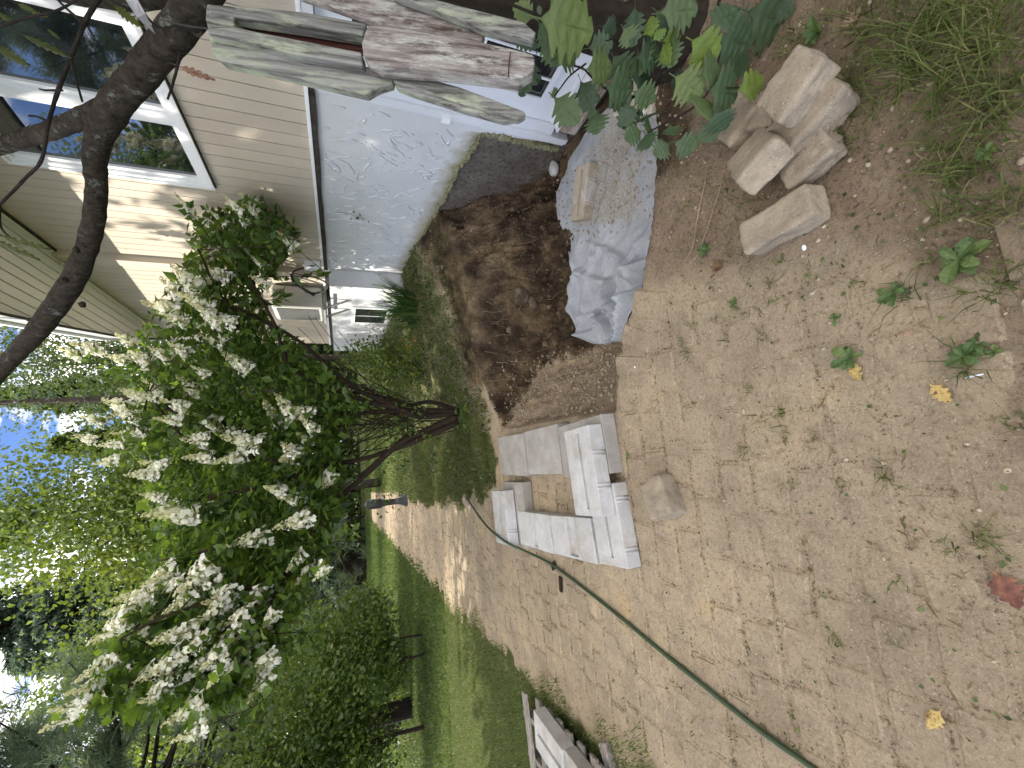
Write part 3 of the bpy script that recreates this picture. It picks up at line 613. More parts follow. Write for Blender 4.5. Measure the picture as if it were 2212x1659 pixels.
# door
dt = MB()      # brickmould trim with stepped profile
for (o_, w_) in ((.0, .055), (.05, .05)):
    dt.span((XW - .03 + o_ * .5, DY1 - .10 + o_ - .0, DZ0 + .02), (XW + .04, DY1 - .10 + o_ + w_ - .003, DZ1 + .04))
dt.span((XW - .028, DY0, DZ0 + .02), (XW + .04, DY0 + .1, DZ1 + .04)); dt.span((XW - .026, DY0 + .101, DZ1 - .03), (XW + .04, DY1 - .101, DZ1 + .038))
dt.span((XW - .008, DY1 - .19, DZ0 + .19), (XW + .06, DY1 - .102, DZ1 - .032))
dtrim = dt.build('door_trim', M['white_paint'], house)
LY0, LY1, LZ0 = 1.97, 2.795, -.235
door = MB()
G0, G1, GZ0, GZ1 = 2.09, 2.60, -.02, 1.44
xd = XW + .03
door.span((xd, LY0, LZ0), (xd + .04, G0, DZ1 - .035)); door.span((xd, G1, LZ0), (xd + .04, LY1, DZ1 - .035)); door.span((xd, G0, LZ0), (xd + .04, G1, GZ0)); door.span((xd, G0, GZ1), (xd + .04, G1, DZ1 - .035))
dr = door.build('door', M['white_paint'], house)
gf = MB()
for a, b2 in (((G0 - .03, GZ0 - .03), (G0 + .012, GZ1 + .03)), ((G1 - .012, GZ0 - .03), (G1 + .03, GZ1 + .03)), ((G0 + .0125, GZ0 - .03), (G1 - .0125, GZ0 + .012)), ((G0 + .0125, GZ1 - .012), (G1 - .0125, GZ1 + .03))): gf.span((xd - .014, *a), (xd + .001, *b2))
gf.build('glazing_bead', M['white_paint'], dr)
hb('glass', (xd + .018, G0, GZ0), (xd + .024, G1, GZ1), M['glass'], dr)
for k in (1, 2): hb('muntin', (xd + .008, G0 + (G1 - G0) * k / 3 - .008, GZ0), (xd + .017, G0 + (G1 - G0) * k / 3 + .008, GZ1), M['white_paint'], dr)
for k in range(1, 5): hb('muntin', (xd + .0085, G0, GZ0 + (GZ1 - GZ0) * k / 5 - .008), (xd + .0165, G1, GZ0 + (GZ1 - GZ0) * k / 5 + .008), M['white_paint'], dr)
hb('door_sweep', (xd - .012, LY0, LZ0 - .0), (xd - .001, LY1, LZ0 + .03), M['white_paint'], dr)
hb('hinge_cover', (XW - .045, 2.93, .66), (XW - .028, 2.985, .73), M['white_vinyl'], house)
hb('door_sill', (XW - .045, DY0 + .1, LZ0 - .2), (XW + .06, LY1 + .0, LZ0 - .03), M['sill_wood'])
hb('door_sill', (XW - .06, DY0 + .1, LZ0 - .029), (XW + .06, LY1 + .0, LZ0 - .008), M['white_paint'])
hb('door_panel', (XW + .05, LY1, DZ0 + .19), (XW + .08, DY1 - .1, DZ1 - .03), M['white_paint'])
hb('drip_bracket', (XW - .03, DY1 + .005, DZ1 + .0), (XW + .004, DY1 + .03, DZ1 + .05), M['flashing'])
hb('interior', (XW + .25, DY0, DZ0), (XW + .28, DY1, DZ1), M['groove'], house)
# window: outer trim, frame, two sashes with panes
def frame(mb, x0, x1, a, b2, w_):
    (ya, za), (yb, zb_) = a, b2
    mb.span((x0, ya, za), (x1, ya + w_, zb_)); mb.span((x0, yb - w_, za), (x1, yb, zb_)); mb.span((x0, ya + w_ + .0005, za), (x1, yb - w_ - .0005, za + w_)); mb.span((x0, ya + w_ + .0005, zb_ - w_), (x1, yb - w_ - .0005, zb_))
win = MB(); frame(win, XW - .035, XW + .05, (WY0, WZ0), (WY1, WZ1), .055); wo = win.build('window', M['white_vinyl'], house)
w2 = MB(); frame(w2, XW - .05, XW - .0355, (WY0 - .012, WZ0 - .012), (WY1 + .012, WZ1 + .012), .028); w2.build('frame_lip', M['white_vinyl'], wo)
hb('mullion', (XW - .03, 3.50, WZ0 + .0555), (XW + .05, 3.60, WZ1 - .0555), M['white_vinyl'], wo)
for a, b2 in ((WY0 + .0555, 3.4995), (3.6005, WY1 - .0555)):
    s_ = MB(); frame(s_, XW - .012, XW + .04, (a, WZ0 + .056), (b2, WZ1 - .056), .042); s_.build('sash', M['white_vinyl'], wo)
    hb('pane', (XW + .012, a + .035, WZ0 + .09), (XW + .018, b2 - .035, WZ1 - .09), M['glass'], wo)
hb('interior', (XW + .2, WY0, WZ0), (XW + .23, WY1, WZ1), M['groove'], wo)
hb('window_gap', (XW - .02, WY0 - .018, WZ0 - .019), (XW + .02, WY1 + .018, WZ0 - .0125), M['flashing'], wo)
# soffit of long white boards, slanting eave with grey fascia and white gutter
eave = [(.98, 1.0), (1.28, 2.6), (1.55, 4.2), (1.74, 5.45), (1.92, 6.45), (2.22, 8.0), (2.60, 9.4), (2.74, 9.9)]
ex = [e[0] for e in eave]; ey = [e[1] for e in eave]
sx = XW - .02; w_ = .098; k = 0
while sx - w_ > 1.0:
    a = sx - w_; ymax = lerp(ex, ey, 9) if False else 9.9
    # clip each board where it runs out over the slanting eave
    def ycut(x): return float(np.interp(x, ex, ey))
    yend1, yend0 = ycut(sx), ycut(a)
    ynear = -1.0 if sx > 1.0 else 1.0
    MB().prism([(sx, -1, ZSO), (sx, yend1, ZSO), (a, yend0, ZSO), (a, -1, ZSO)], (0, 0, .02)).build('soffit_board', M['white_vinyl'], house)
    sx = a - .014; k += 1
sb = MB(); sb.prism([(XW + .1, -1, ZSO + .0215)] + [(XW + .1, 9.9, ZSO + .0215)] + [(x, y, ZSO + .0215) for x, y in reversed(eave)] + [(.9, -1, ZSO + .0215)], (0, 0, .01)); sb.build('soffit_backing', M['groove'], house)
hb('soffit_trim', (XW - .045, -1, ZSO - .03), (XW - .0125, Y1 - .002, ZSO - .001), M['white_vinyl']); hb('soffit_trim', (XJ - .055, Y1 + .17, ZSO - .03), (XJ - .0165, 9.85, ZSO - .001), M['white_vinyl'])
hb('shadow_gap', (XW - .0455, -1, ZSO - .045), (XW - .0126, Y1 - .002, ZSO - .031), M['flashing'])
for i in range(len(eave) - 1):
    a, b2 = Vector((*eave[i], 0)), Vector((*eave[i + 1], 0)); d = (b2 - a); n_ = max(1, int(d.length / .4)); nrm = Vector((-d.y, d.x, 0)).normalized()
    for q in range(n_):
        p0 = a + d * (q / n_) ; p1 = a + d * ((q + 1) / n_) - d.normalized() * .008
        MB().prism([p0 + Vector((0, 0, ZSO - .015)), p1 + Vector((0, 0, ZSO - .015)), p1 + Vector((0, 0, ZSO + .24)), p0 + Vector((0, 0, ZSO + .24))], nrm * .02).build('fascia_panel', M['fascia'], house)
    gm = MB(); gm.prism([a + Vector((0, 0, ZSO - .03)), b2 + Vector((0, 0, ZSO - .03)), b2 + Vector((0, 0, ZSO - .016)), a + Vector((0, 0, ZSO - .016))], nrm * .03); gm.build('drip_edge', M['flashing'], house)
    gm = MB(); gm.prism([a + nrm * .0 + Vector((0, 0, ZSO + .242)), b2 + Vector((0, 0, ZSO + .242)), b2 + Vector((0, 0, ZSO + .30)), a + Vector((0, 0, ZSO + .30))], nrm * .06); gm.build('gutter', M['white_vinyl'], house)
rf = MB(); rf.prism([(x, y, ZSO + .305) for x, y in eave] + [(5.5, 9.9, 2.2 + ZSO), (5.5, 1.0, 2.2 + ZSO)], (0, 0, .05)); rf.build('roof', M['dark_metal'], house)
hb('wall', (XW + .02, 9.9, -.3), (XW + 3, 9.95, ZSO), M['siding'])
# basement window beyond the corner
hb('basement_window', (XF - .02, 6.95, .72), (XF - .001, 7.75, 1.34), M['white_vinyl']); hb('pane', (XF - .028, 7.0, .78), (XF - .0205, 7.32, 1.28), M['glass']); hb('pane', (XF - .028, 7.36, .78), (XF - .0205, 7.70, 1.28), M['glass'])

# heat pump on its bracket, cable and isolator box
hp = empty('heat_pump', (2.4, 7.0, 1.74), 'beige heat pump unit on a wall bracket beyond the house corner', 'heat pump')
AX0, AX1, AY0, AY1, AZ0, AZ1 = 2.32, 2.66, 6.58, 7.2, 1.77, 2.44
MB().box(((AX0 + AX1) / 2, (AY0 + AY1) / 2, (AZ0 + AZ1) / 2), (AX1 - AX0, AY1 - AY0, AZ1 - AZ0), bev=.018).build('casing', M['ac_white'], hp)
MB().span((AX0 + .09, AY0 - .006, AZ0 + .04), (AX1 - .05, AY0 - .0005, AZ0 + .30)).build('service_panel', M['ac_white'], hp)
for q in range(3): MB().span((AX0 + .11 + q * .05, AY0 - .012, AZ0 + .07), (AX0 + .145 + q * .05, AY0 - .0065, AZ0 + .15)).build('louvre', M['ac_white'], hp)
MB().span((AX1 - .13, AY0 - .012, AZ1 - .15), (AX1 - .07, AY0 - .0005, AZ1 - .06)).build('handle_recess', M['galv'], hp)
g_ = MB().span((AX0 - .006, AY0 + .05, AZ0 + .05), (AX0 - .0005, AY1 - .05, AZ1 - .06)).build('grille', M['ac_fin'], hp)
fn = MB()
for q in range(31): fn.span((AX0 - .012, AY0 + .055 + q * .0165, AZ0 + .05), (AX0 - .0065, AY0 + .06 + q * .0165, AZ1 - .06))
tag(fn.build('fins', M['galv'], g_), kind='stuff')
for y in (6.68, 7.1):
    b_ = MB(); b_.span((AX0 - .04, y - .02, AZ0 - .05), (XJ - .03, y + .02, AZ0 - .012)); b_.tube([(AX0 + .05, y, AZ0 - .05), (XF + .01, y - .01, AZ0 - .42)], .017, 6); b_.build('bracket', M['galv'], hp)
b_ = MB(); b_.span((AX0 - .05, 6.5, AZ0 - .046), (AX0 - .01, 7.2, AZ0 - .016)); b_.build('rail', M['galv'], hp)
ib = empty('isolator_box', (2.7, 6.0, 1.8), 'small grey isolator switch box on the siding foot at the house corner', 'switch box')
MB().box((2.69, 5.92, 1.86), (.1, .13, .2), bev=.008).build('box', M['white_vinyl'], ib); MB().box((2.632, 5.92, 1.88), (.012, .05, .07), bev=.003).build('switch', M['white_paint'], ib)
cb = MB(); cb.tube(curve_path([(2.68, 5.97, 1.95), (2.66, 6.08, 2.10), (2.62, 6.3, 2.13), (2.58, 6.5, 2.02), (2.56, 6.58, 1.98)], 6), .011, 6); cb.tube(curve_path([(2.56, 6.58, 1.98), (2.55, 6.55, 1.84), (2.57, 6.42, 1.70), (2.63, 6.3, 1.72), (2.66, 6.2, 1.9), (2.665, 6.14, 2.12)], 6), .011, 6); cb.tube(curve_path([(2.66, 6.16, 2.14), (2.6, 6.3, 2.12), (2.54, 6.45, 1.98), (2.52, 6.56, 1.88)], 6), .022, 6)
tag(cb.build('power_cable', M['black_cable'], None, True), 'black flexible cable looped between switch box and heat pump', 'cable')

# ------------------------------------------------------------------ concrete blocks
def slot_mesh(lx, ly, h, fx, fy, dep):
    X = [-lx / 2, fx[0] * lx - lx / 2, fx[1] * lx - lx / 2, lx / 2]; Y = [-ly / 2, fy[0] * ly - ly / 2, fy[1] * ly - ly / 2, ly / 2]
    v = [(x, y, h) for y in Y for x in X] + [(X[1], Y[1], h - dep), (X[2], Y[1], h - dep), (X[2], Y[2], h - dep), (X[1], Y[2], h - dep)] + [(x, y, 0) for x, y in ((X[0], Y[0]), (X[3], Y[0]), (X[3], Y[3]), (X[0], Y[3]))]
    f = [(j * 4 + i, j * 4 + i + 1, j * 4 + i + 5, j * 4 + i + 4) for j in range(3) for i in range(3) if (i, j) != (1, 1)]
    f += [(16, 17, 18, 19), (5, 6, 17, 16), (6, 10, 18, 17), (10, 9, 19, 18), (9, 5, 16, 19), (23, 22, 21, 20), (20, 21, 3, 2, 1, 0), (21, 22, 15, 11, 7, 3), (22, 23, 12, 13, 14, 15), (23, 20, 0, 4, 8, 12)]
    m_ = MB(); m_.add(v, f); return m_
def worn(o):
    b_ = o.modifiers.new('worn edges', 'BEVEL'); b_.width = .0045; b_.segments = 2; b_.limit_method = 'ANGLE'; b_.angle_limit = .6
def block_from(q, h, zt, mat, label, name='concrete_block', slot=None, grooves=(), group='pale concrete blocks laid out on the path', cat='block'):
    """q: four corners of the block's top in picture order (far left, far right, near right, near left) at height zt; squared up into a true box"""
    P = [gz(x, y, zt) for x, y in q]; c = sum(P, Vector()) / 4
    u = ((P[1] - P[0]) + (P[2] - P[3])) / 2; v = ((P[0] - P[3]) + (P[1] - P[2])) / 2
    lx, ly = u.length, v.length; a = math.atan2(u.y, u.x); a2 = math.atan2(v.y, v.x) - math.pi / 2; a = (a + a2) / 2
    o = empty(name, (c.x, c.y, zt - h), label, cat, group); o.rotation_euler = (0, 0, a)
    b_ = MB(); e = .006
    top = h
    parts = []
    hx, hy = lx / 2, ly / 2
    # near face carries shallow upright grooves: build the body in sections between them
    xs_ = [-hx] + [v_ for g_ in grooves for v_ in (g_ * lx - hx - .012, g_ * lx - hx + .012)] + [hx]
    if slot:
        ax, s0, s1, sa, sb_, dep = slot
        m_ = slot_mesh(lx, ly, h, (sa, sb_), (s0, s1), dep)
    else:
        m_ = MB(); m_.box((0, 0, h / 2), (lx, ly, h))
    me = m_.mesh('body', mat); ob = bpy.data.objects.new('body', me); C.objects.link(ob); ob.parent = o; worn(ob)
    for g_ in grooves:      # half-round joints on the near face, built as paired raised lips
        k = MB(); x0 = g_ * lx - hx
        k.tube([(x0 - .011, -hy - .001, .004), (x0 - .011, -hy - .001, h - .003)], .006, 6); k.tube([(x0 + .011, -hy - .001, .004), (x0 + .011, -hy - .001, h - .003)], .006, 6)
        me = k.mesh('groove', mat, smooth=True); og = bpy.data.objects.new('groove', me); C.objects.link(og); og.parent = o
    return o
k4 = lambda a, b_: ((1800 + a * 1000 / 2074) * .5486, (1500 + b_ * 1000 / 2074) * .5486)
def kq(*p): return [k4(*i) for i in p]
HB = .095
block_from(kq((540, 415), (335, 470), (358, 775), (575, 768))[1:2] + kq((335, 470), (540, 415))[1:2] + kq((575, 766), (358, 776)), HB, HB, M['cap'], 'stained flat slab at the shrub end of the slab row beside the pit', 'concrete_slab', group='flat concrete slabs in a row beside the pit', cat='slab') if False else None
def row_block(q, **k): return block_from(kq(*q), **k)
# corners: far left, far right, near right, near left (upright view: left = larger picture y)
row_block([(358, 775), (335, 470), (545, 414), (573, 768)], h=HB, zt=HB, mat=M['cap'], label='brown stained flat slab at the shrub end of the slab row', name='concrete_slab', group='flat concrete slabs in a row beside the pit', cat='slab')
row_block([(580, 768), (550, 413), (808, 352), (862, 755)], h=HB, zt=HB + .006, mat=M['cap'], label='bluish grey flat slab in the middle of the slab row', name='concrete_slab', group='flat concrete slabs in a row beside the pit', cat='slab')
row_block([(875, 778), (815, 370), (1172, 283), (1255, 765)], h=HB, zt=HB, mat=M['cap'], label='flat slab carrying the crosswise white block', name='concrete_slab', group='flat concrete slabs in a row beside the pit', cat='slab')
row_block([(520, 1335), (492, 1062), (750, 1095), (785, 1408)], h=HB, zt=HB, mat=M['block'], label='white block with narrow slot beside the two stacked blocks', slot=('x', .42, .52, .06, .96, .018))
row_block([(792, 1410), (756, 1096), (1080, 1122), (1145, 1500)], h=HB, zt=HB, mat=M['block'], label='white block with a wide dirty slot in its top', slot=('x', .38, .58, .06, .96, .03))
row_block([(1148, 1492), (1085, 1117), (1275, 835), (1395, 1540)][:1] + [(1020, 840), (1270, 835), (1395, 1540)], h=HB, zt=HB, mat=M['block'], label='long white block lying under the crosswise block', slot=('x', .44, .54, .06, .60, .018), grooves=(.16,)) if False else None
# the long near block is hidden at its right end; set it from its visible near edge
a, b2 = gz(*k4(1395, 1540), HB), gz(*k4(1270, 835), HB); d = (b2 - a).normalized(); nrm = Vector((-d.y, d.x, 0)); wd = .285
def corners(P): # 3D corners back to picture space
    out = []
    for p in P:
        r = p - EYE; z_ = r.dot(FW); out.append((1106 - 900 * r.dot(UP) / z_, 829.5 - 900 * r.dot(RT) / z_))
    return out
block_from(corners([a + nrm * wd, b2 + nrm * wd, b2, a]), HB, HB, M['block'], 'long white block under the left end of the crosswise block', slot=('x', .42, .52, .10, .92, .018), grooves=(.2, .8))
block_from(corners([a + nrm * wd, b2 + nrm * wd, b2, a]), HB, HB, M['block'], '') if False else None
row_block([(970, 1095), (865, 408), (1062, 368), (1190, 1115)], h=HB, zt=HB * 2 + .002, mat=M['block'], label='white block laid crosswise bridging the gap between slab and long block', slot=('x', .40, .50, .08, .94, .018), grooves=(.32, .68))
row_block([(430, 1330), (352, 830), (560, 822), (542, 1335)], h=HB - .004, zt=HB - .004, mat=M['cap'], label='grey block at the far side with another white block on it', grooves=(.4,))
row_block([(325, 1310), (275, 890), (380, 905), (430, 1360)], h=HB, zt=HB * 2 + .002, mat=M['block'], label='upper white block of the two stacked by the grass under the hose', slot=('x', .42, .52, .08, .94, .018), grooves=(.25,))
# block down on the felt in the pit
fb_ = block_from([( 1183, 340), (1183, 340), (1183, 340), (1183, 340)], .1, .1, M['tan_block'], '') if False else None
def free_block(c, size, rz, mat, label, slot=True, grooves=(.3, .7), group='pale concrete blocks laid out on the path', tilt=(0, 0)):
    o = empty('concrete_block', c, label, 'block', group); o.rotation_euler = (tilt[0], tilt[1], rz)
    lx, ly, h = size; m_ = MB()
    if slot: m_ = slot_mesh(lx, ly, h, (.08, .92), (.42, .55), .02)
    else: m_ = MB(); m_.box((0, 0, h / 2), (lx, ly, h))
    ob = bpy.data.objects.new('body', m_.mesh('body', mat)); C.objects.link(ob); ob.parent = o; worn(ob)
    for g_ in grooves:
        k = MB(); x0 = (g_ - .5) * lx
        for dx in (-.011, .011): k.tube([(x0 + dx, -ly / 2 - .001, .004), (x0 + dx, -ly / 2 - .001, h - .003)], .006, 6)
        og = bpy.data.objects.new('groove', k.mesh('groove', mat, smooth=True)); C.objects.link(og); og.parent = o
    return o
pa, pb = gz(1238, 458, -.46), gz(1247, 368, -.46)
fb2 = free_block((2.10, 2.74, -.475), (.44, .21, .10), math.atan2((pb - pa).y, (pb - pa).x), M['tan_block'], 'sandy block lying on the grey felt below the door', group='lone blocks down in the pit')
pc = gz(1413, 215, -.02)
free_block((pc.x + .12, pc.y + .10, -.10), (.36, .2, .1), .9, M['tan_block'], 'cream block showing through the sapling leaves by the felt', slot=False, grooves=(.5,), group='lone blocks down in the pit')
# blocks on the pallet at the lawn edge
pal = empty('pallet', (-2.3, 3.3, 0), 'weathered wooden pallet with broken slats at the lawn edge', 'pallet')
ends = [(1130, 1497), (1157, 1513), (1180, 1535), (1203, 1558), (1228, 1582), (1252, 1609), (1278, 1634), (1300, 1655)]
EP = [gz(x, y, .11) for x, y in ends]
pd = (EP[-2] - EP[0]).normalized(); pn = Vector((-pd.y, pd.x, 0)) if Vector((-pd.y, pd.x, 0)).x < 0 else Vector((pd.y, -pd.x, 0))
for i, p in enumerate(EP):
    b_ = MB(); b_.box((0, 0, 0), (.95, .085, .02), bev=.002, jit=.003); c = p + pn * .475 - Vector((0, 0, .012)); l_ = bpy.data.objects.new('slat', b_.mesh('slat', M['pallet_wood'])); C.objects.link(l_); l_.parent = pal; l_.location = c - pal.location; l_.rotation_euler = (R.uniform(-.03, .03), R.uniform(-.03, .03), math.atan2(pn.y, pn.x) + R.uniform(-.03, .03))
for q in (.20, .50, .88):
    b_ = MB(); b_.box((0, 0, 0), (1.35, .045, .085), bev=.003); c = EP[0] + pd * .55 + pn * q - Vector((0, 0, .066)); l_ = bpy.data.objects.new('bearer', b_.mesh('bearer', M['pallet_wood'])); C.objects.link(l_); l_.parent = pal; l_.location = c - pal.location; l_.rotation_euler = (0, 0, math.atan2(pd.y, pd.x))
pe = gz(1151, 1530, .21); pf = gz(1240, 1655, .21); dd = (pf - pe).normalized(); nn = Vector((-dd.y, dd.x, 0)); nn = nn if nn.x < 0 else -nn
cc = pe + dd * .24 + nn * .14
free_block((cc.x, cc.y, .112), (.46, .27, .10), math.atan2(dd.y, dd.x), M['block'], 'white block on the pallet at the lawn edge', grooves=(.35, .7), group='blocks on the pallet')
cc = pe + dd * .66 + nn * .12
free_block((cc.x, cc.y, .112), (.34, .26, .09), math.atan2(dd.y, dd.x) + .03, M['cap'], 'brownish block at the near end of the pallet', slot=False, grooves=(.5,), group='blocks on the pallet')
b_ = MB(); b_.box((0, 0, 0), (.22, .07, .045), bev=.004, jit=.005); w_ = b_.build('wood_offcut', M['pallet_wood']); w_.location = gz(1318, 1652, .03); w_.rotation_euler = (.1, .05, .5); tag(w_, 'short grey wood offcut beside the pallet', 'wood')

# ------------------------------------------------------------------ tumbled stones
def tumbled(size, seed, chunk=.013):
    me = bpy.data.meshes.new('wall_stone'); import bmesh
    bm = bmesh.new(); bmesh.ops.create_cube(bm, size=1)
    bmesh.ops.subdivide_edges(bm, edges=bm.edges[:], cuts=17, use_grid_fill=True)
    sx_, sy_, sz_ = size; r_ = .015
    for v in bm.verts:
        p = Vector((v.co.x * sx_, v.co.y * sy_, v.co.z * sz_)); h = Vector((sx_ / 2 - r_, sy_ / 2 - r_, sz_ / 2 - r_))
        c = Vector([max(-h[i], min(h[i], p[i])) for i in range(3)]); d = p - c
        if d.length > 1e-6: p = c + d.normalized() * r_
        nz = mn.noise(p * 9 + Vector((seed, 0, 0))) * chunk + mn.noise(p * 26 + Vector((seed, 5, 0))) * chunk * .45 + mn.noise(p * 75 + Vector((seed, 5, 3))) * chunk * .3
        v.co = p + (p.normalized() * nz)
    bm.to_mesh(me); bm.free(); me.materials.append(M['wall_stone']); me.polygons.foreach_set('use_smooth', [True] * len(me.polygons)); return me
def stone_at(px, py, zc, size, eul, label, seed, group='tumbled wall stones heaped by the sapling'):
    p = gz(px, py, zc); o = bpy.data.objects.new('wall_stone', tumbled(size, seed)); C.objects.link(o); o.location = p; o.rotation_euler = eul
    return tag(o, label, 'stone', group)
k8 = lambda a, b_: ((2400 + a * .7378) * .5486, (b_ * .7378) * .5486)
stone_at(*k8(925, 1180), .055, (.262, .13, .105), (0, 0, 1.62), 'pale pinkish stone lying apart nearest the bare dirt', 1)
stone_at(*k8(1072, 850), .045, (.175, .125, .09), (0, .05, 1.75), 'small low stone at the grass side of the heap', 2)
stone_at(*k8(1072, 625), .07, (.215, .165, .11), (.1, 0, 1.95), 'yellowish stone pressed under the topmost stone', 3)
stone_at(*k8(795, 850), .10, (.25, .175, .10), (.20, .55, .55), 'rough stone leaning tilted on its edge against the heap', 4)
stone_at(*k8(1000, 468), .15, (.185, .145, .10), (.04, -.06, 2.10), 'smooth grey stone topmost of the heap', 5)
stone_at(*k8(685, 640), .05, (.2, .15, .09), (.1, .1, .5), 'half hidden stone under the sapling leaves', 6)
stone_at(*k8(835, 600), .05, (.17, .13, .09), (.05, .1, 1.0), 'shaded stone deep in the middle of the heap', 8)
stone_at((1800 + 1670 * .4822) * .5486, (1500 + 955 * .4822) * .5486, .05, (.20, .165, .105), (.05, .06, .35), 'single broken wall stone on the sandy path in front of the blocks', 9, 'lone stone')

# ------------------------------------------------------------------ pit: felt, boulders, roots
NE = [(.60, 2.02), (.70, 1.90), (.84, 1.77), (1.08, 1.655), (1.3, 1.575), (1.52, 1.515), (1.8, 1.49), (2.1, 1.46), (2.4, 1.44)]
FE = [(.80, 2.86), (1.02, 3.16), (1.25, 3.30), (1.6, 3.17), (1.95, 3.20), (2.2, 3.30), (2.45, 3.27), (2.60, 3.02), (2.66, 2.7)]
nS, nT = 190, 110; V = np.zeros((nS + 1, nT + 1, 3)); var = np.zeros((nS + 1, nT + 1))
for i in range(nS + 1):
    s_ = i / nS; q = s_ * (len(NE) - 1); ne = (np.interp(q, range(9), [p[0] for p in NE]), np.interp(q, range(9), [p[1] for p in NE])); fe = (np.interp(q, range(9), [p[0] for p in FE]), np.interp(q, range(9), [p[1] for p in FE]))
    for j in range(nT + 1):
        t_ = j / nT; wv = .025 * mn.noise((s_ * 5, t_ * 2, 7)) + .012 * mn.noise((s_ * 17, t_ * 3, 9))
        V[i, j, 0] = ne[0] + (fe[0] - ne[0]) * t_ + wv * .6; V[i, j, 1] = ne[1] + (fe[1] - ne[1]) * t_ + wv * (1 if t_ > .5 else .4)
zz = Zs(V[..., 0], V[..., 1])
for i in range(nS + 1):
    s_ = i / nS; cr = max(0, min(1, (.50 - s_) / .25))
    for j in range(nT + 1):
        t_ = j / nT; x, y = V[i, j, 0], V[i, j, 1]
        def fold(ang, per, sh, sd):
            u_ = (x * math.cos(ang) + y * math.sin(ang)) / per + .75 * mn.noise((x * 1.7, y * 1.7, sd)) + .22 * mn.noise((x * 5, y * 5, sd)); w_ = abs((u_ % 1) * 2 - 1)
            return max(0, 1 - w_ * sh) ** 1.15 * max(0, min(1, .55 + 1.5 * mn.noise((x * 2.2, y * 2.2, sd + 5))))
        f_ = .17 * fold(1.15, .40, 2.6, 2) + .13 * fold(2.3, .34, 2.8, 9) + .07 * fold(.4, .26, 3.0, 15) + .04 * fold(1.7, .14, 2.4, 25); rid2 = fold(1.3, .4, 4, 31) + .5 * fold(2.1, .5, 5, 35)
        base = .035 * mn.noise((x * 2.3, y * 2.3, 1)) + .014 * mn.noise((x * 7, y * 7, 1)) + .022 * rid2
        ed = min(1, t_ * 6, (1 - t_) * 5 + .25)
        V[i, j, 2] = zz[i, j] + .022 + cr * (.04 + f_ * 1.25) * ed + (1 - cr) * (base + .02) * ed + .05 * cr * math.sin(math.pi * t_)
        var[i, j] = np.clip((s_ - .40) / .15, 0, 1) * np.clip(.75 - abs(t_ - .50) * 1.3, 0, 1) - .15 * cr
I = np.arange((nS + 1) * (nT + 1)).reshape(nS + 1, nT + 1)
felt = fast_mesh('geotextile', V.reshape(-1, 3), np.stack([I[:-1, :-1], I[1:, :-1], I[1:, 1:], I[:-1, 1:]], -1).reshape(-1, 4), M['felt'], var.ravel(), True)
tag(felt, 'crumpled grey geotextile felt spread over the bottom of the pit', 'fabric')
sd = felt.modifiers.new('thickness', 'SOLIDIFY'); sd.thickness = .004
def rock_mesh(size, seed, mat, name='rock', sub=3, amp=.25, fq=1.6):
    import bmesh
    bm = bmesh.new(); bmesh.ops.create_icosphere(bm, subdivisions=sub, radius=1)
    for v in bm.verts:
        n_ = mn.noise(v.co * fq + Vector((seed * 3.1, 0, 0))) * amp + mn.noise(v.co * fq * 3 + Vector((seed, 7, 0))) * amp * .35
        v.co = Vector((v.co.x * size[0], v.co.y * size[1], v.co.z * size[2])) * (1 + n_)
    me = bpy.data.meshes.new(name); bm.to_mesh(me); bm.free(); me.materials.append(mat); me.polygons.foreach_set('use_smooth', [True] * len(me.polygons)); return me
for (px, py, sz, lb, sd_) in ((1125, 640, (.14, .10, .10), 'rounded brown boulder set in the dug bank', 1), (1100, 712, (.05, .04, .035), 'small angular stone in the dark soil of the bank', 2), (1150, 650, (.09, .07, .06), 'lower half buried stone in the bank', 3)):
    p = hit(px, py); o = bpy.data.objects.new('rock', rock_mesh(sz, sd_, M['rock'])); C.objects.link(o); o.location = p; o.rotation_euler = (.3, .2, sd_); tag(o, lb, 'rock', 'rocks in the dug bank')
p = hit(1202, 362); o = bpy.data.objects.new('rock', rock_mesh((.07, .06, .05), 9, M['block'])); C.objects.link(o); o.location = p + Vector((-.02, 0, .03)); tag(o, 'white lump of broken concrete beside the block on the felt', 'rubble')
# crumbs of soil and gravel
ico = None
def crumbs(name, pts, sizes, mat, sub=1, seed=0, flat=.7, parent=None):
    import bmesh
    bm = bmesh.new(); bmesh.ops.create_icosphere(bm, subdivisions=sub, radius=1); v0 = np.array([v.co[:] for v in bm.verts]); f0 = np.array([[v.index for v in f.verts] for f in bm.faces]); bm.free()
    rs = np.random.RandomState(seed); n = len(pts); nv = len(v0)
    sc_ = sizes[:, None] * np.stack([rs.uniform(.7, 1.3, n), rs.uniform(.6, 1.1, n), rs.uniform(.5, .9, n) * flat / .7], -1)
    jit = 1 + rs.uniform(-.3, .3, (n, nv, 1)); A = rs.uniform(0, 6.28, n); ca_, sa_ = np.cos(A), np.sin(A)
    W = v0[None] * jit * sc_[:, None, :]; x = W[..., 0] * ca_[:, None] - W[..., 1] * sa_[:, None]; y = W[..., 0] * sa_[:, None] + W[..., 1] * ca_[:, None]
    W = np.stack([x, y, W[..., 2]], -1) + pts[:, None, :]
    Fq = (f0[None] + (np.arange(n) * nv)[:, None, None]).reshape(-1, 3)
    return tag(fast_mesh(name, W.reshape(-1, 3), Fq, mat, None, True, parent), kind='stuff')
def scatter(n, x0, x1, y0, y1, accept, seed, lift=0):
    rs = np.random.RandomState(seed); x = rs.uniform(x0, x1, n); y = rs.uniform(y0, y1, n); k = accept(x, y, rs.rand(n)); x, y = x[k], y[k]
    return np.stack([x, y, ZA(x, y) + lift], -1), rs
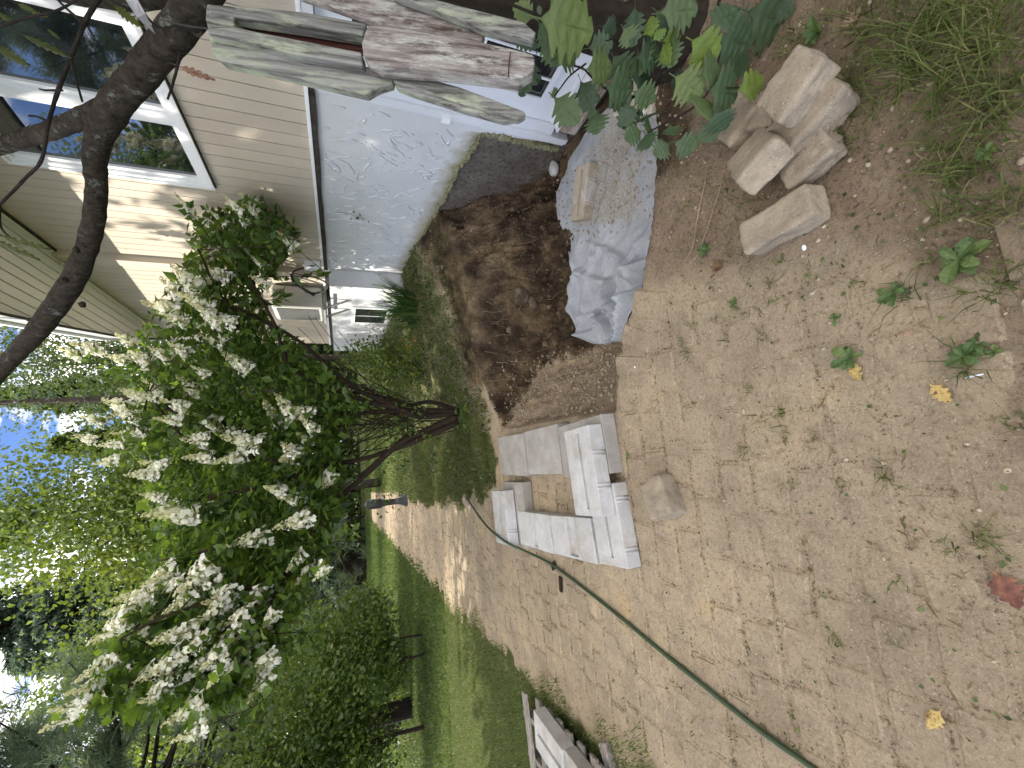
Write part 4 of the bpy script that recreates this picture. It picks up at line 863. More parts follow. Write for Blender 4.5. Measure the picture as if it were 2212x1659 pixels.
P_, rs = scatter(13000, .15, 2.8, 1.4, 4.6, lambda x, y, r: (fieldA(PT, x, y) > .02) & ((fieldA(leftslope, x, y) > .2) | (y > 2.9 - 0 * x) | (r < .12)) & (fieldA(ZZ, x, y) > -.49), 3)
P_[:, 2] = [Z(a, b_) + .002 for a, b_ in P_[:, :2]]
lf_ = (P_[:, 0] < .95) | (P_[:, 1] < 2.7); PL_ = P_[lf_]; P_ = P_[~lf_]; crumbs('soil_clods', PL_, .003 + .014 * rs.rand(len(PL_)) ** 3.5, M['pebble'], 1, 44)
crumbs('soil_clods', P_, .003 + .016 * rs.rand(len(P_)) ** 3.4, M['clod'], 1, 4)
P_, rs = scatter(520, .75, 2.8, 2.9, 4.4, lambda x, y, r: fieldA(PT, x, y) > .12, 93)
P_[:, 2] = [Z(a, b_) for a, b_ in P_[:, :2]]; P_[:, 2] -= .004; crumbs('soil_lumps', P_, .006 + .036 * rs.rand(len(P_)) ** 5, M['lump'], 1, 94, .8)
J_ = np.array(JX); P_ = np.c_[J_, np.where(J_[:, 1] < GY1, ZA(J_[:, 0], J_[:, 1]), .004) + .003]; rs = np.random.RandomState(2); crumbs('joint_soil', P_, (.0018 + .0030 * rs.rand(len(P_)) ** 2.5) * (1 + .22 * np.clip(J_[:, 1] - 2, 0, 12)), M['joint'], 1, 14, .4)
P_, rs = scatter(60000, -1.9, 2.2, .05, 3.6, lambda x, y, r: (fieldA(PT, x, y) < -.02) & (fieldA(lawn, x, y) < .6) & (r < 1.1 / (1 + y * 1.1)) & (vnoise(x, y, .35, 91) + .6 * vnoise(x, y, .1, 92) > -.22), 15, .001)
h_ = len(P_) // 2; crumbs('grit', P_[:h_], .0013 + .0026 * rs.rand(h_) ** 2, M['pebble'], 0, 16, .6); crumbs('grit', P_[h_:], .0013 + .0026 * rs.rand(len(P_) - h_) ** 2, M['clod2'], 0, 17, .6)
P_, rs = scatter(9000, -1.9, 2.4, .1, 3.2, lambda x, y, r: (fieldA(PT, x, y) < -.02) & (fieldA(lawn, x, y) < .5) & (r < .25 + .75 * fieldA(greyz, x, y)), 5, .003)
crumbs('pebbles', P_, .0018 + .0085 * rs.rand(len(P_)) ** 4.5, M['pebble'], 1, 6)
for i in range(0): pass
P_, rs = scatter(900, 1.5, 2.65, 1.7, 3.3, lambda x, y, r: (r < .9) & (np.abs(x - 2.0 - .3 * (y - 2.6)) < .38), 8)
fx = np.array([[q[0], q[1]] for q in V.reshape(-1, 3)[::3]]); fz = V.reshape(-1, 3)[::3, 2]
for i in range(len(P_)): P_[i, 2] = fz[np.argmin((fx[:, 0] - P_[i, 0]) ** 2 + (fx[:, 1] - P_[i, 1]) ** 2)] + .004
crumbs('gravel', P_, .004 + .008 * rs.rand(len(P_)) ** 2, M['pebble'], 1, 9)
rt_ = MB()
for k in range(46):
    p = hit(R.uniform(1000, 1190), R.uniform(430, 860)); q = [p + Vector((0, -.01, .01))]; d = Vector((R.uniform(-1, 1), R.uniform(-1, .1), R.uniform(-.6, .3))).normalized()
    for i in range(6):
        d = (d + Vector((R.uniform(-.5, .5), R.uniform(-.5, .3), R.uniform(-.6, .3)))).normalized(); n_ = q[-1] + d * R.uniform(.015, .045); n_.z = max(n_.z, Z(n_.x, n_.y) + .004); n_.z = min(n_.z, Z(n_.x, n_.y) + .03); q.append(n_)
    rt_.tube(curve_path(q, 3), [.0018 * (1 - i / 22) + .0005 for i in range(len(curve_path(q, 3)))], 5)
tag(rt_.build('roots', M['root'], None, True), kind='stuff')
for pts, lb, rr in (([(1528, 385), (1518, 430), (1508, 480), (1500, 530), (1480, 570)], 'long pale root lying on the dirt behind the stones', .004), ([(1562, 395), (1545, 450), (1525, 510), (1505, 560), (1485, 585)], 'thin forked root beside the long pale root', .0026), ([(1500, 575), (1450, 600), (1420, 625), (1395, 650)], 'thin root hanging over the rim of the pit', .0022)):
    q = [hit(*p) + Vector((0, 0, .008)) for p in pts]; cpth = curve_path(q, 4); m_ = MB(); m_.tube(cpth, [rr * (1 - .5 * i / len(cpth)) for i in range(len(cpth))], 6, jit=.2); tag(m_.build('root', M['root'], None, True), lb, 'root', 'loose roots on the dirt')

# ------------------------------------------------------------------ hose, toy, small finds
hp_ = [(1003, 1068, .03), (1012, 1082, .05), (1030, 1108, .10), (1050, 1135, .17), (1072, 1155, .208), (1098, 1174, .20), (1140, 1193, .06), (1190, 1218, .02), (1250, 1262, .014), (1330, 1325, .014), (1420, 1400, .014), (1500, 1465, .014), (1580, 1530, .014), (1660, 1592, .014), (1760, 1662, .014), (1850, 1730, .014)]
cpth = curve_path([gz(x, y, z_) for x, y, z_ in hp_], 8); hz = MB(); hz.tube(cpth, .0105, 10); tag(hz.build('garden_hose', M['hose'], None, True), 'green garden hose running over the stacked blocks and across the path', 'hose')
q = [hit(x, y) + Vector((0, 0, .02)) for x, y in ((900, 955), (925, 985), (950, 1010), (985, 1050), (1003, 1068))]; hz = MB(); hz.tube(curve_path(q, 5), .0035, 6); tag(hz.build('wire', M['galv'], None, True), 'thin grey wire lying through the grass under the shrub', 'wire')
p = hit(1012, 1077); o = bpy.data.objects.new('rock', rock_mesh((.10, .06, .06), 12, M['wall_stone'])); C.objects.link(o); o.location = p + Vector((0, 0, .02)); tag(o, 'tan stone in the grass where the hose emerges', 'stone')
ty = empty('toy_turtle', gz(*k4(575, 1010), .03), 'small bright green plastic toy turtle in the block enclosure', 'toy')
def rel(o, me, loc=(0, 0, 0), rot=(0, 0, 0), scale=(1, 1, 1), name=None):
    c = bpy.data.objects.new(name or me.name, me); C.objects.link(c); c.parent = o; c.location = loc; c.rotation_euler = rot; c.scale = scale; return c
import bmesh
def ico_mesh(name, mat, sub=2):
    bm = bmesh.new(); bmesh.ops.create_icosphere(bm, subdivisions=sub, radius=1); me = bpy.data.meshes.new(name); bm.to_mesh(me); bm.free(); me.materials.append(mat); me.polygons.foreach_set('use_smooth', [True] * len(me.polygons)); return me
tm = ico_mesh('shell', M['toy']); rel(ty, tm, (0, 0, .012), (0, 0, .3), (.036, .028, .020)); rel(ty, tm, (.047, .014, .014), (0, 0, .3), (.017, .011, .011), 'head')
for a in (.6, 2.4, 3.7, 5.6): rel(ty, tm, (.034 * math.cos(a), .028 * math.sin(a), -.008), (0, 0, a), (.014, .008, .008), 'flipper')
rg = MB()
for q in range(4): rg.tube([(-.024 + q * .016, -.02, .026), (-.024 + q * .016, 0, .0335), (-.024 + q * .016, .02, .026)], .002, 5)
rel(ty, rg.mesh('shell_ridges', M['dark_metal']))
b_ = MB(); b_.box((0, 0, 0), (.024, .052, .012), bev=.002, jit=.002); o = b_.build('wood_offcut', M['stem']); o.location = gz(1211, 1262, .012); o.scale = (1.6, 2.2, 1); o.rotation_euler = (0, 0, 1.45); tag(o, 'small dark brown piece of wood on the path left of the hose', 'wood')
b_ = MB(); b_.box((0, 0, 0), (.05, .07, .014), bev=.003, jit=.005); o = b_.build('wood_offcut', M['stem']); o.location = gz(1196, 1222, .012); o.rotation_euler = (0, 0, .6); tag(o, 'dark bark chip half under the hose', 'wood')
hz = MB(); pa, pb = gz(2085, 816, .006), gz(2124, 808, .006); hz.tube([pa, pb], .0022, 8); tag(hz.build('stick', M['stick'], None, True), 'short thin white plastic stick on the dirt by the yellow leaf', 'stick')
for px, py, s_, lb in ((1738, 535, .012, 'white shell like chip on the dirt beside the pale stone'), (1373, 793, .009, 'small white chip on the tan edging stones'), (1607, 888, .014, 'elongated grey pebble in a paver joint')):
    o = bpy.data.objects.new('pebble', rock_mesh((s_, s_ * .7, s_ * .4), px, M['stick'] if 'white' in lb else M['pebble'], 'pebble', 2)); C.objects.link(o); o.location = hit(px, py) + Vector((0, 0, .004)); tag(o, lb, 'pebble')
# dark grey post lamp far down the path
g0 = gz(853, 1090, 0); g0 = Vector((-1.08, 11.4, 0)); lm = empty('bollard', g0, 'dark grey metal bollard standing on the path behind the shrub', 'bollard')
def lathe(prof, n=14):
    v = []; f = []
    for r_, z_ in prof: v += [(r_ * math.cos(2 * math.pi * k / n), r_ * math.sin(2 * math.pi * k / n), z_) for k in range(n)]
    for i in range(len(prof) - 1):
        for k in range(n): f.append((i * n + k, i * n + (k + 1) % n, (i + 1) * n + (k + 1) % n, (i + 1) * n + k))
    f.append(tuple(range((len(prof) - 1) * n, len(prof) * n))); m_ = MB(); m_.add(v, f); return m_
rel(lm, lathe([(.16, 0), (.15, .05), (.085, .2), (.08, .3)]).mesh('base', M['dark_metal'], smooth=True)); rel(lm, lathe([(.075, .3), (.075, .55), (.09, .56), (.09, .62), (.075, .63)]).mesh('shaft', M['dark_metal'], smooth=True)); rel(lm, lathe([(.10, .63), (.12, .66), (.12, .95), (.10, 1.0), (.03, 1.06)]).mesh('lamp_head', M['dark_metal'], smooth=True))

# ------------------------------------------------------------------ old tree at the right with its limbs
tree = empty('old_tree', (1.99, 1.30, 0), 'lichened old tree with a bent limb crossing in front of the house', 'tree')
tb = MB(); tb.tube(curve_path([(1.99, 1.27, -.15), (1.99, 1.29, .0), (1.99, 1.30, .25), (2.0, 1.30, .8), (2.02, 1.28, 1.6), (2.0, 1.22, 2.3), (1.9, 1.2, 3.0), (1.8, 1.2, 4.2)], 4), [.30, .26, .23, .205, .19, .18, .175, .17] * 0 + [.32 - .13 * min(1, i / 8) for i in range(29)], 20, jit=.05)
tb.build('trunk', M['bark_dark'], tree, True)
def limb(pts, widths, name='limb', mat='bark', n=14, jit=.07, parent=tree):
    P = [at_d(x, y, d) for x, y, d in pts]; cpth = curve_path(P, 7); rad = np.interp(np.linspace(0, len(pts) - 1, len(cpth)), range(len(pts)), [w_ * d / 1800 for w_, (x, y, d) in zip(widths, pts)])
    m_ = MB(); m_.tube(cpth, list(rad), n, jit=jit)
    return m_.build(name, M[mat], parent, True)
limb([(560, -330, 1.28), (480, -140, 1.3), (440, -20, 1.33), (385, 62, 1.38), (305, 160, 1.48), (238, 245, 1.58), (206, 330, 1.64), (209, 420, 1.7), (192, 520, 1.8), (152, 615, 1.9), (88, 705, 2.0), (22, 778, 2.1), (-60, 870, 2.2)], [84, 76, 72, 68, 62, 58, 42, 38, 38, 42, 39, 32, 29])
limb([(238, 232, 1.585), (190, 250, 1.62), (130, 275, 1.7), (60, 297, 1.8), (-30, 325, 1.9)], [46, 41, 37, 34, 31])
limb([(520, -190, 1.3), (420, -60, 1.32), (290, -25, 1.4), (140, -35, 1.5), (-60, -90, 1.6)], [100, 88, 74, 66, 62])
limb([(335, 445 - 20, 1.74), (340, 450, 1.74)], [8, 8], 'twig') if False else None
for pts, w_ in (([(222, -12, 1.1), (188, 40, 1.1), (158, 112, 1.12), (128, 190, 1.13), (105, 265, 1.14), (90, 345, 1.16), (55, 385, 1.18), (2, 440, 1.2)], 10), ([(180, 50, 1.1), (140, 15, 1.1), (110, -15, 1.1)], 6), ([(-5, 58, 1.0), (60, 38, 1.0), (120, 24, 1.0), (175, -5, 1.0)], 7), ([(150, 118, 1.12), (165, 175, 1.13), (178, 220, 1.13)], 6), ([(390, 118, 1.36), (383, 145, 1.36), (372, 185, 1.37), (362, 215, 1.38)], 7), ([(135, 195, 1.13), (100, 195, 1.13), (85, 192, 1.13)], 5), ([(104, 262, 1.14), (80, 252, 1.14), (62, 250, 1.14)], 6), ([(300, 15, 1.2), (345, 60, 1.2), (405, 45, 1.2)], 6), ([(0, 440, 1.2), (2, 490, 1.2), (30, 520, 1.2)], 5)):
    limb(pts, [w_ * (1 - .5 * i / len(pts)) for i in range(len(pts))], 'twig', 'twig', 7, .12)
for (px, py, d, s_) in ((165, 540, 1.8, 14), (140, 1210 // 2, 1.86, 12), (178, 658, 1.93, 14), (62, 690, 2.0, 10), (276, 150, 1.5, 8), (252, 190, 1.53, 7)):
    rel(tree, rock_mesh((.012, .012, .012), px, M['bark'], 'knot', 2), at_d(px, py, d - .02) - tree.location, (0, 0, px), (s_ / 12,) * 3)
sp = MB(); A_, B_, C_ = [at_d(*q) for q in ((266, -8, 1.12), (293, -8, 1.12), (334, 72, 1.16))]; mid1, mid2 = at_d(296, 38, 1.12), at_d(314, 30, 1.13)
sp.add([A_, B_, mid2, mid1, C_] + [p + FW * .003 for p in (A_, B_, mid2, mid1, C_)], [(0, 1, 2, 3), (3, 2, 4), (6, 5, 8, 7), (7, 8, 9), (0, 3, 8, 5), (2, 1, 6, 7), (4, 2, 7, 9), (3, 4, 9, 8)]); tag(sp.build('bark_strip', M['strip']), 'grey curled strip of bark hanging before the limb', 'bark')
# lobed leaf, unit length along x
def lobed(name, mat, lobes=5, wid=.42, depth=.28, curl=.10, seed=0, teeth=.05):
    rs = random.Random(seed); n = 6 * lobes + 3; v = []; f = []; lj = [rs.uniform(.75, 1.2) for _ in range(lobes + 2)]
    for i in range(n):
        t_ = i / (n - 1); prof = (math.sin(math.pi * min(1, t_ ** .8 * .97 + .03)) ** .6) * (1 - .22 * t_) if 0 < t_ < 1 else .01
        c_ = .5 + .5 * math.cos(2 * math.pi * (t_ * lobes - .2)); lob = 1 - depth * lj[int(t_ * lobes)] * c_ ** 1.6 + teeth * (.5 if i % 3 == 0 else -.3)
        w_ = wid * prof * lob * rs.uniform(.97, 1.03); zc = -curl * t_ * t_ + .02 * math.sin(6 * t_); rip = .012 * math.cos(2 * math.pi * (t_ * lobes - .2))
        for k, s_ in enumerate((-1, -.5, 0, .5, 1)): v.append((t_ + (.16 * abs(s_) * (1 - t_) if 0 < t_ < 1 else 0), w_ * s_ * (1 if s_ < 0 else rs.uniform(.97, 1.03)), zc + (.14 * abs(s_) * wid + rip * abs(s_)) - .07 * s_ * s_))
    for i in range(n - 1):
        for k in range(4): a = i * 5 + k; f.append((a, a + 5, a + 6, a + 1))
    m_ = MB(); m_.add(v, f); m_.tube([(-.22, 0, .03), (0, 0, .0), (.5, 0, -.02), (.97, 0, -.09)], [.012, .011, .008, .003], 5); return m_.mesh(name, M[mat] if isinstance(mat, str) else mat, smooth=False)
LM = [lobed('leaf', 'oak_leaf', 5, .43, .40, .12, s_, .04) for s_ in range(3)]; LMY = lobed('leaf', 'oak_leaf_young', 4, .38, .3, .05, 5, .05); LMD = lobed('leaf', 'oak_leaf_dark', 6, .28, .5, .1, 6, .02)
def leaf_between(root, me, b_, t_, wpx, tilt=None, name='leaf'):
    """leaf from stalk end b_ to tip t_ (points in space), face roughly to the viewer's side"""
    x = t_ - b_; Ln = x.length; x = x / Ln; nrm = (EYE - b_).normalized() + Vector((0, 0, .55)) + Vector((R.uniform(-.35, .35), R.uniform(-.35, .35), R.uniform(-.2, .3)))
    y = nrm.cross(x).normalized(); z_ = x.cross(y)
    Wd = Ln * wpx
    m_ = Matrix(((x[0] * Ln, y[0] * Wd, z_[0] * Ln, b_[0]), (x[1] * Ln, y[1] * Wd, z_[1] * Ln, b_[1]), (x[2] * Ln, y[2] * Wd, z_[2] * Ln, b_[2]), (0, 0, 0, 1)))
    return link(name, me, root, m_)
sap = empty('sapling', (1.5, 1.12, 0), 'leafy lobed green sapling at the foot of the old tree', 'sapling')
kD = lambda a, b_: ((2000 + a * .31646) * .5486, b_ * .31646 * .5486)
SL = [(kD, 400, 230, 1090, 360, 640, 1.35), (kD, 985, 860, 1320, 830, 330, 1.6), (kD, 1215, 1075, 1590, 1110, 330, 1.6), (kD, 905, 1010, 1020, 1390, 270, 1.6), (kD, 575, 1215, 870, 1520, 300, 1.65), (kD, 1120, 1400, 1080, 1660, 280, 1.65), (kD, 1130, 1380, 1000, 1470, 160, 1.66), (kD, 1690, 1340, 1420, 1570, 190, 1.7), (kD, 1590, 1200, 1240, 1300, 230, 1.68), (kD, 1560, 1140, 1850, 1260, 260, 1.62), (kD, 1545, 970, 1810, 960, 250, 1.6), (kD, 1620, 650, 1660, 890, 290, 1.6),
      (kD, 1580, 90, 1545, 555, 250, 1.5), (kD, 1785, 460, 1770, 190, 180, 1.5), (kD, 1800, 505, 1970, 350, 150, 1.5), (kD, 1935, 540, 1990, 790, 140, 1.52), (kD, 1930, 505, 2170, 450, 150, 1.52), (kD, 2230, 1040, 2050, 1040, 260, 1.7), (kD, 1170, 330, 1350, 400, 210, 1.62), (kD, 1000, 600, 1310, 530, 250, 1.6), (kD, 590, 740, 890, 640, 230, 1.62), (kD, 390, 280, 580, 620, 210, 1.5), (kD, 330, 230, 60, 60, 230, 1.5), (kD, 590, 1235, 560, 1070, 75, 1.66), (kD, 330, 730, 150, 1160, 230, 1.6), (kD, 380, 60, 400, 180, 70, 1.4), (kD, 700, 20, 520, -60, 200, 1.5), (kD, 880, 1180, 1150, 1230, 200, 1.66), (kD, 250, 1000, 420, 930, 140, 1.66), (kD, 430, 500, 640, 800, 240, 1.66), (kD, 60, 480, 360, 560, 150, 1.7), (kD, 1450, 20, 1560, -60, 130, 1.55),
      (k8, 270, 70, 480, 30, 190, 1.5), (k8, 530, 150, 710, 20, 160, 1.5), (k8, 740, 60, 980, 120, 210, 1.5), (k8, 75, 150, 130, 240, 100, 1.52), (k8, 250, 60, 350, 150, 130, 1.56), (k8, 440, 215, 585, 300, 165, 1.5), (k8, 590, 200, 760, 240, 200, 1.5), (k8, 300, 230, 335, 340, 90, 1.55), (k8, 330, 210, 390, 235, 70, 1.5), (k8, 150, 310, 280, 270, 130, 1.55), (k8, 350, 410, 500, 500, 160, 1.55), (k8, 490, 400, 600, 360, 140, 1.52), (k8, 535, 480, 700, 500, 190, 1.52), (k8, 690, 480, 835, 420, 140, 1.5), (k8, 460, 610, 560, 540, 150, 1.55), (k8, 560, 600, 620, 700, 120, 1.52), (k8, 500, 660, 555, 760, 110, 1.6), (k8, 180, 650, 200, 600, 75, 1.68), (k8, 170, 700, 90, 735, 75, 1.68), (k8, 190, 720, 205, 785, 80, 1.68), (k8, 180, 670, 240, 690, 70, 1.68), (k8, 320, 670, 350, 730, 80, 1.66), (k8, 320, 770, 240, 820, 90, 1.66), (k8, 350, 760, 470, 795, 110, 1.66), (k8, 120, 510, 20, 560, 140, 1.66), (k8, 140, 560, 50, 670, 100, 1.67), (k8, 650, 330, 740, 380, 110, 1.6), (k8, 420, 100, 330, 20, 150, 1.55), (k8, 880, 20, 960, 80, 110, 1.52), (k8, 20, 300, 110, 420, 140, 1.62)]
for i, (kf, a, b_, c, d, w_, dep) in enumerate(SL):
    ln = math.hypot(c - a, d - b_); young = i in (13, 14, 15, 16, 37, 45); B3 = at_d(*kf(a, b_), dep); T3 = at_d(*kf(c, d), dep + R.uniform(-.03, .05))
    leaf_between(sap, LMY if young else R.choice(LM), B3, T3, w_ / ln * 1.75)
for pts, w_ in (([(1470, -40, 1.75), (1420, 40, 1.7), (1330, 88, 1.62), (1262, 72, 1.6), (1175, 38, 1.5), (1100, 8, 1.45)], 9), ([(1480, 60, 1.8), (1440, 140, 1.75), (1400, 205, 1.7), (1330, 200, 1.66), (1290, 178, 1.64), (1262, 150, 1.62), (1240, 142, 1.6)], 6), ([(1266, 137, 1.62), (1230, 165, 1.63), (1198, 208, 1.65)], 4), ([(1560, -20, 1.6), (1530, 70, 1.56), (1480, 120, 1.54), (1430, 160, 1.56)], 8), ([(1560, 95, 1.6), (1540, 180, 1.55), (1500, 230, 1.6), (1440, 265, 1.66), (1400, 285, 1.68)], 5), ([(1535, 190, 1.55), (1575, 190, 1.53), (1610, 188, 1.52)], 4), ([(1390, 70, 1.6), (1340, 95, 1.6), (1325, 85, 1.55), (1310, 88, 1.52)], 4)):
    limb(pts, [w_ * (1 - .4 * i / len(pts)) for i in range(len(pts))], 'stem', 'twig', 7, .1, sap)
# a few olive leaves close overhead on the tree's twigs, and the hanging dead one
for a, b_, c, d, w_, dep in ((-12, 98, 52, 138, 34, .95), (43, 72, 140, 120, 24, 1.02), (36, 8, 72, 24, 18, 1.0), (66, 28, 100, 36, 14, 1.0), (243, 10, 300, 55, 30, 1.15), (-10, 505, 95, 545, 22, 1.15), (-15, 515, 72, 565, 24, 1.18), (100, 60, 125, 82, 10, 1.05), (-20, 20, 30, 48, 16, 1.0)):
    leaf_between(tree, LMD, at_d(a, b_, dep), at_d(c, d, dep), w_ / math.hypot(c - a, d - b_) * 1.4)
DLB = lobed('dead_leaf', 'dead_brown', 5, .3, .45, .2, 3, .03)
o = leaf_between(None, DLB, at_d(384, 142, 1.36), at_d(452, 172, 1.36), .42, name='dead_leaf'); tag(o, 'brown dead leaf hanging from a twig before the siding', 'leaf')
for nm, mt, a, b_, c, d, w_, lb in (('dead_leaf', 'dead_yellow', 2012, 828, 2062, 870, .5, 'pale yellow dead leaf beside the white stick on the dirt'), ('dead_leaf', 'dead_yellow', 1838, 782, 1868, 822, .5, 'curled yellow and brown dead leaf under a plantain'), ('dead_leaf', 'dead_red', 2150, 1232, 2215, 1310, .75, 'large maroon dead leaf with a yellow edge on the path'), ('dead_leaf', 'dead_yellow', 2036, 1532, 2014, 1568, .55, 'half green half grey dead leaf at the left of the path'), ('dead_leaf', 'dead_pink', 1820, 64, 1870, 22, .6, 'faded pinkish dead leaf in the grass by the tree'), ('dead_leaf', 'dead_pink', 1955, 728, 1980, 712, .5, 'small tan dead leaf between the weeds'), ('dead_leaf', 'dead_brown', 1545, 565, 1562, 585, .7, 'small brown dead leaf on the dirt behind the pale stone'), ('dead_leaf', 'dead_brown', 1645, 10, 1690, 40, .6, 'dark brown dead leaf under the sapling'), ('dead_leaf', 'dead_brown', 1380, 0, 1420, 16, .6, 'crumpled red brown dead leaf at the top of the tree foot')):
    A_, B_ = hit(a, b_), hit(c, d); A_.z += .012; B_.z += .014; x = B_ - A_; Ln = x.length; x /= Ln; nrm = Vector((R.uniform(-.3, .3), R.uniform(-.3, .3), 1)); y = nrm.cross(x).normalized(); z_ = x.cross(y)
    me = lobed('dead_leaf', mt, 4, .42, .4, -.18, hash(lb) % 50, .03) if False else lobed('dead_leaf', mt, 4, .42, .4, -.18, len(lb), .03)
    tag(link('dead_leaf', me, None, Matrix(((x[0] * Ln, y[0] * Ln * w_ * 1.6, z_[0] * Ln, A_[0]), (x[1] * Ln, y[1] * Ln * w_ * 1.6, z_[1] * Ln, A_[1]), (x[2] * Ln, y[2] * Ln * w_ * 1.6, z_[2] * Ln, A_[2]), (0, 0, 0, 1)))), lb, 'leaf', 'fallen leaves')

# ------------------------------------------------------------------ weathered timber frame hung on the tree
hang = empty('timber_frame', at_d(470, 60, 1.1), 'weathered lichened wooden frame of slotted posts hung on the old tree', 'wooden frame')
DT = lambda d, e: d - .06
def ppoly(name, pts, d0, d1, thick, mat, tx=None):
    """board traced at its own distance d0..d1 (top to foot) with real thickness"""
    xs_ = [p[0] for p in pts]; lo, hi = min(xs_), max(xs_)
    P = [at_d(x, y, (d0 + d1) / 2 + (x - 450) * .00034) for x, y in pts]
    e = (FW * thick if tx is None else tx)
    m_ = MB(); m_.prism(P, e); o = m_.build(name, M[mat], hang, loc=P[0]); bv = o.modifiers.new('edge', 'BEVEL'); bv.width = .004; bv.segments = 2; return o
ppoly('post_strip', [(452, 8), (540, 14), (658, 25), (791, 50), (783, 78), (658, 57), (560, 42), (506, 34), (452, 36)], DT(1.08, 0), DT(1.06, 1), 0.037, 'old_wood')
ppoly('post_strip', [(448, 60), (506, 57), (560, 69), (658, 88), (780, 112), (783, 141), (658, 123), (560, 96), (480, 78), (446, 70)], DT(1.08, 0), DT(1.06, 1), 0.037, 'old_wood')
ppoly('post_head', [(446, 8.5), (452, 8), (506, 33), (506, 57), (448, 60), (443, 40)], DT(1.075, 0), DT(1.072, 1), 0.043, 'old_wood')
ppoly('slot_board', [(500, 28), (795, 70), (800, 120), (500, 66)], DT(1.12, 0), DT(1.10, 1), 0.012, 'slot_wood')
ppoly('post_foot', [(787, 72), (795, 54), (815, 52), (1025, 87), (1115, 107), (1151, 117), (1156, 126), (1152, 153), (1121, 173), (1091, 170), (958, 153), (818, 143), (795, 135), (784, 118), (781, 92)], DT(1.045, 0), DT(1.03, 1), 0.046, 'red_wood')
ppoly('side_board', [(450, 70), (480, 79), (560, 97), (658, 124), (784, 142.5), (852, 146), (846, 180), (822, 187), (808, 193), (790, 204), (658, 172), (540, 145), (476, 132), (456, 112)], DT(1.10, 0), DT(1.09, 1), 0.031, 'old_wood')
ppoly('leg', [(846, 146), (991, 187), (1131, 239), (1136, 247), (1120, 256), (1091, 252), (991, 222), (891, 186), (850, 176)], DT(1.10, 0), DT(1.09, 1), 0.031, 'old_wood')
ppoly('leg_side', [(850, 177), (891, 187), (991, 223), (1091, 253), (1112, 258), (1088, 261), (991, 234), (891, 201), (858, 189)], DT(1.11, 0), DT(1.10, 1), 0.025, 'old_wood')
ppoly('rear_board', [(640, -12), (700, 8), (825, 53), (1041, 88), (1048, 63), (941, 20), (858, -12)], DT(1.25, 0), DT(1.22, 1), 0.025, 'red_wood')
ppoly('rear_leg', [(845, -12), (930, -4), (1131, 47), (1158, 70), (1151, 87), (1048, 64), (941, 21)], DT(1.21, 0), DT(1.2, 1), 0.031, 'old_wood')
m_ = MB(); m_.tube(curve_path([at_d(*q) for q in ((345, 42, 1.2), (400, 55, 1.1), (440, 60, 1.06), (478, 66, 1.05), (470, 60, 1.05))], 4), .0022, 6); m_.build('hanging_wire', M['black_cable'], hang, True)
m_ = MB(); m_.tube([at_d(x, y, 1.195) for x, y in ((1103, 112), (1100, 130), (1099, 150), (1098, 166))], .0016, 5); m_.build('saw_mark', M['slot_wood'], hang)

# ------------------------------------------------------------------ leaf and blade clouds (numpy)
def unit(a): return a / np.maximum(np.linalg.norm(a, axis=-1, keepdims=True), 1e-9)
def leaves(name, P, D, Ln, wd, mat, seed=0, up=.6, parent=None, var=None, fold=.18):
    """one folded leaf (two quads) per row of P, along D, length Ln"""
    rs = np.random.RandomState(seed); n = len(P); P = np.asarray(P); D = unit(np.asarray(D)); Ln = np.asarray(Ln)[:, None]
    nr = unit(rs.normal(size=(n, 3)) * .75 + np.array([0, 0, up])); S = unit(np.cross(nr, D)); nr = np.cross(D, S)
    w_ = Ln * wd * rs.uniform(.8, 1.2, (n, 1)); dr = Ln * rs.uniform(.0, .25, (n, 1))
    b_ = P; tip = P + D * Ln - nr * dr; mid = P + D * Ln * .48 - nr * Ln * fold * .5
    l_ = P + D * Ln * .42 + S * w_ + nr * Ln * fold * .3; r_ = P + D * Ln * .42 - S * w_ + nr * Ln * fold * .3
    V = np.stack([b_, r_, tip, l_, mid], 1).reshape(-1, 3); k = np.arange(n)[:, None] * 5
    Fq = np.concatenate([k + np.array([[0, 1, 2, 4]]), k + np.array([[0, 4, 2, 3]])], 0)
    v_ = rs.rand(n) if var is None else np.asarray(var)
    return fast_mesh(name, V, Fq, mat, np.repeat(v_, 5), False, parent)
def blades(name, P, H, W, mat, seed=0, lean=.5, var=None, parent=None):
    rs = np.random.RandomState(seed); n = len(P); P = np.asarray(P); a = rs.uniform(0, 6.28, n); d = np.stack([np.cos(a), np.sin(a), 0 * a], -1); b_ = rs.uniform(0, 6.28, n); s_ = np.stack([np.cos(b_), np.sin(b_), 0 * b_], -1)
    H = np.asarray(H)[:, None]; W = np.asarray(W)[:, None]; le = (rs.rand(n, 1) ** .7) * lean * 2
    up = np.array([0, 0, 1.0]); m_ = P + up * H * .6 + d * H * le * .3; t_ = P + up * H * np.maximum(.15, 1 - .45 * le) + d * H * le
    V = np.stack([P - s_ * W, P + s_ * W, m_ - s_ * W * .75, m_ + s_ * W * .75, t_ - s_ * W * .1, t_ + s_ * W * .1], 1).reshape(-1, 3); k = np.arange(n)[:, None] * 6
    Fq = np.concatenate([k + np.array([[0, 1, 3, 2]]), k + np.array([[2, 3, 5, 4]])], 0); v_ = rs.rand(n) if var is None else np.asarray(var)
    return fast_mesh(name, V, Fq, mat, np.repeat(v_, 6), False, parent)

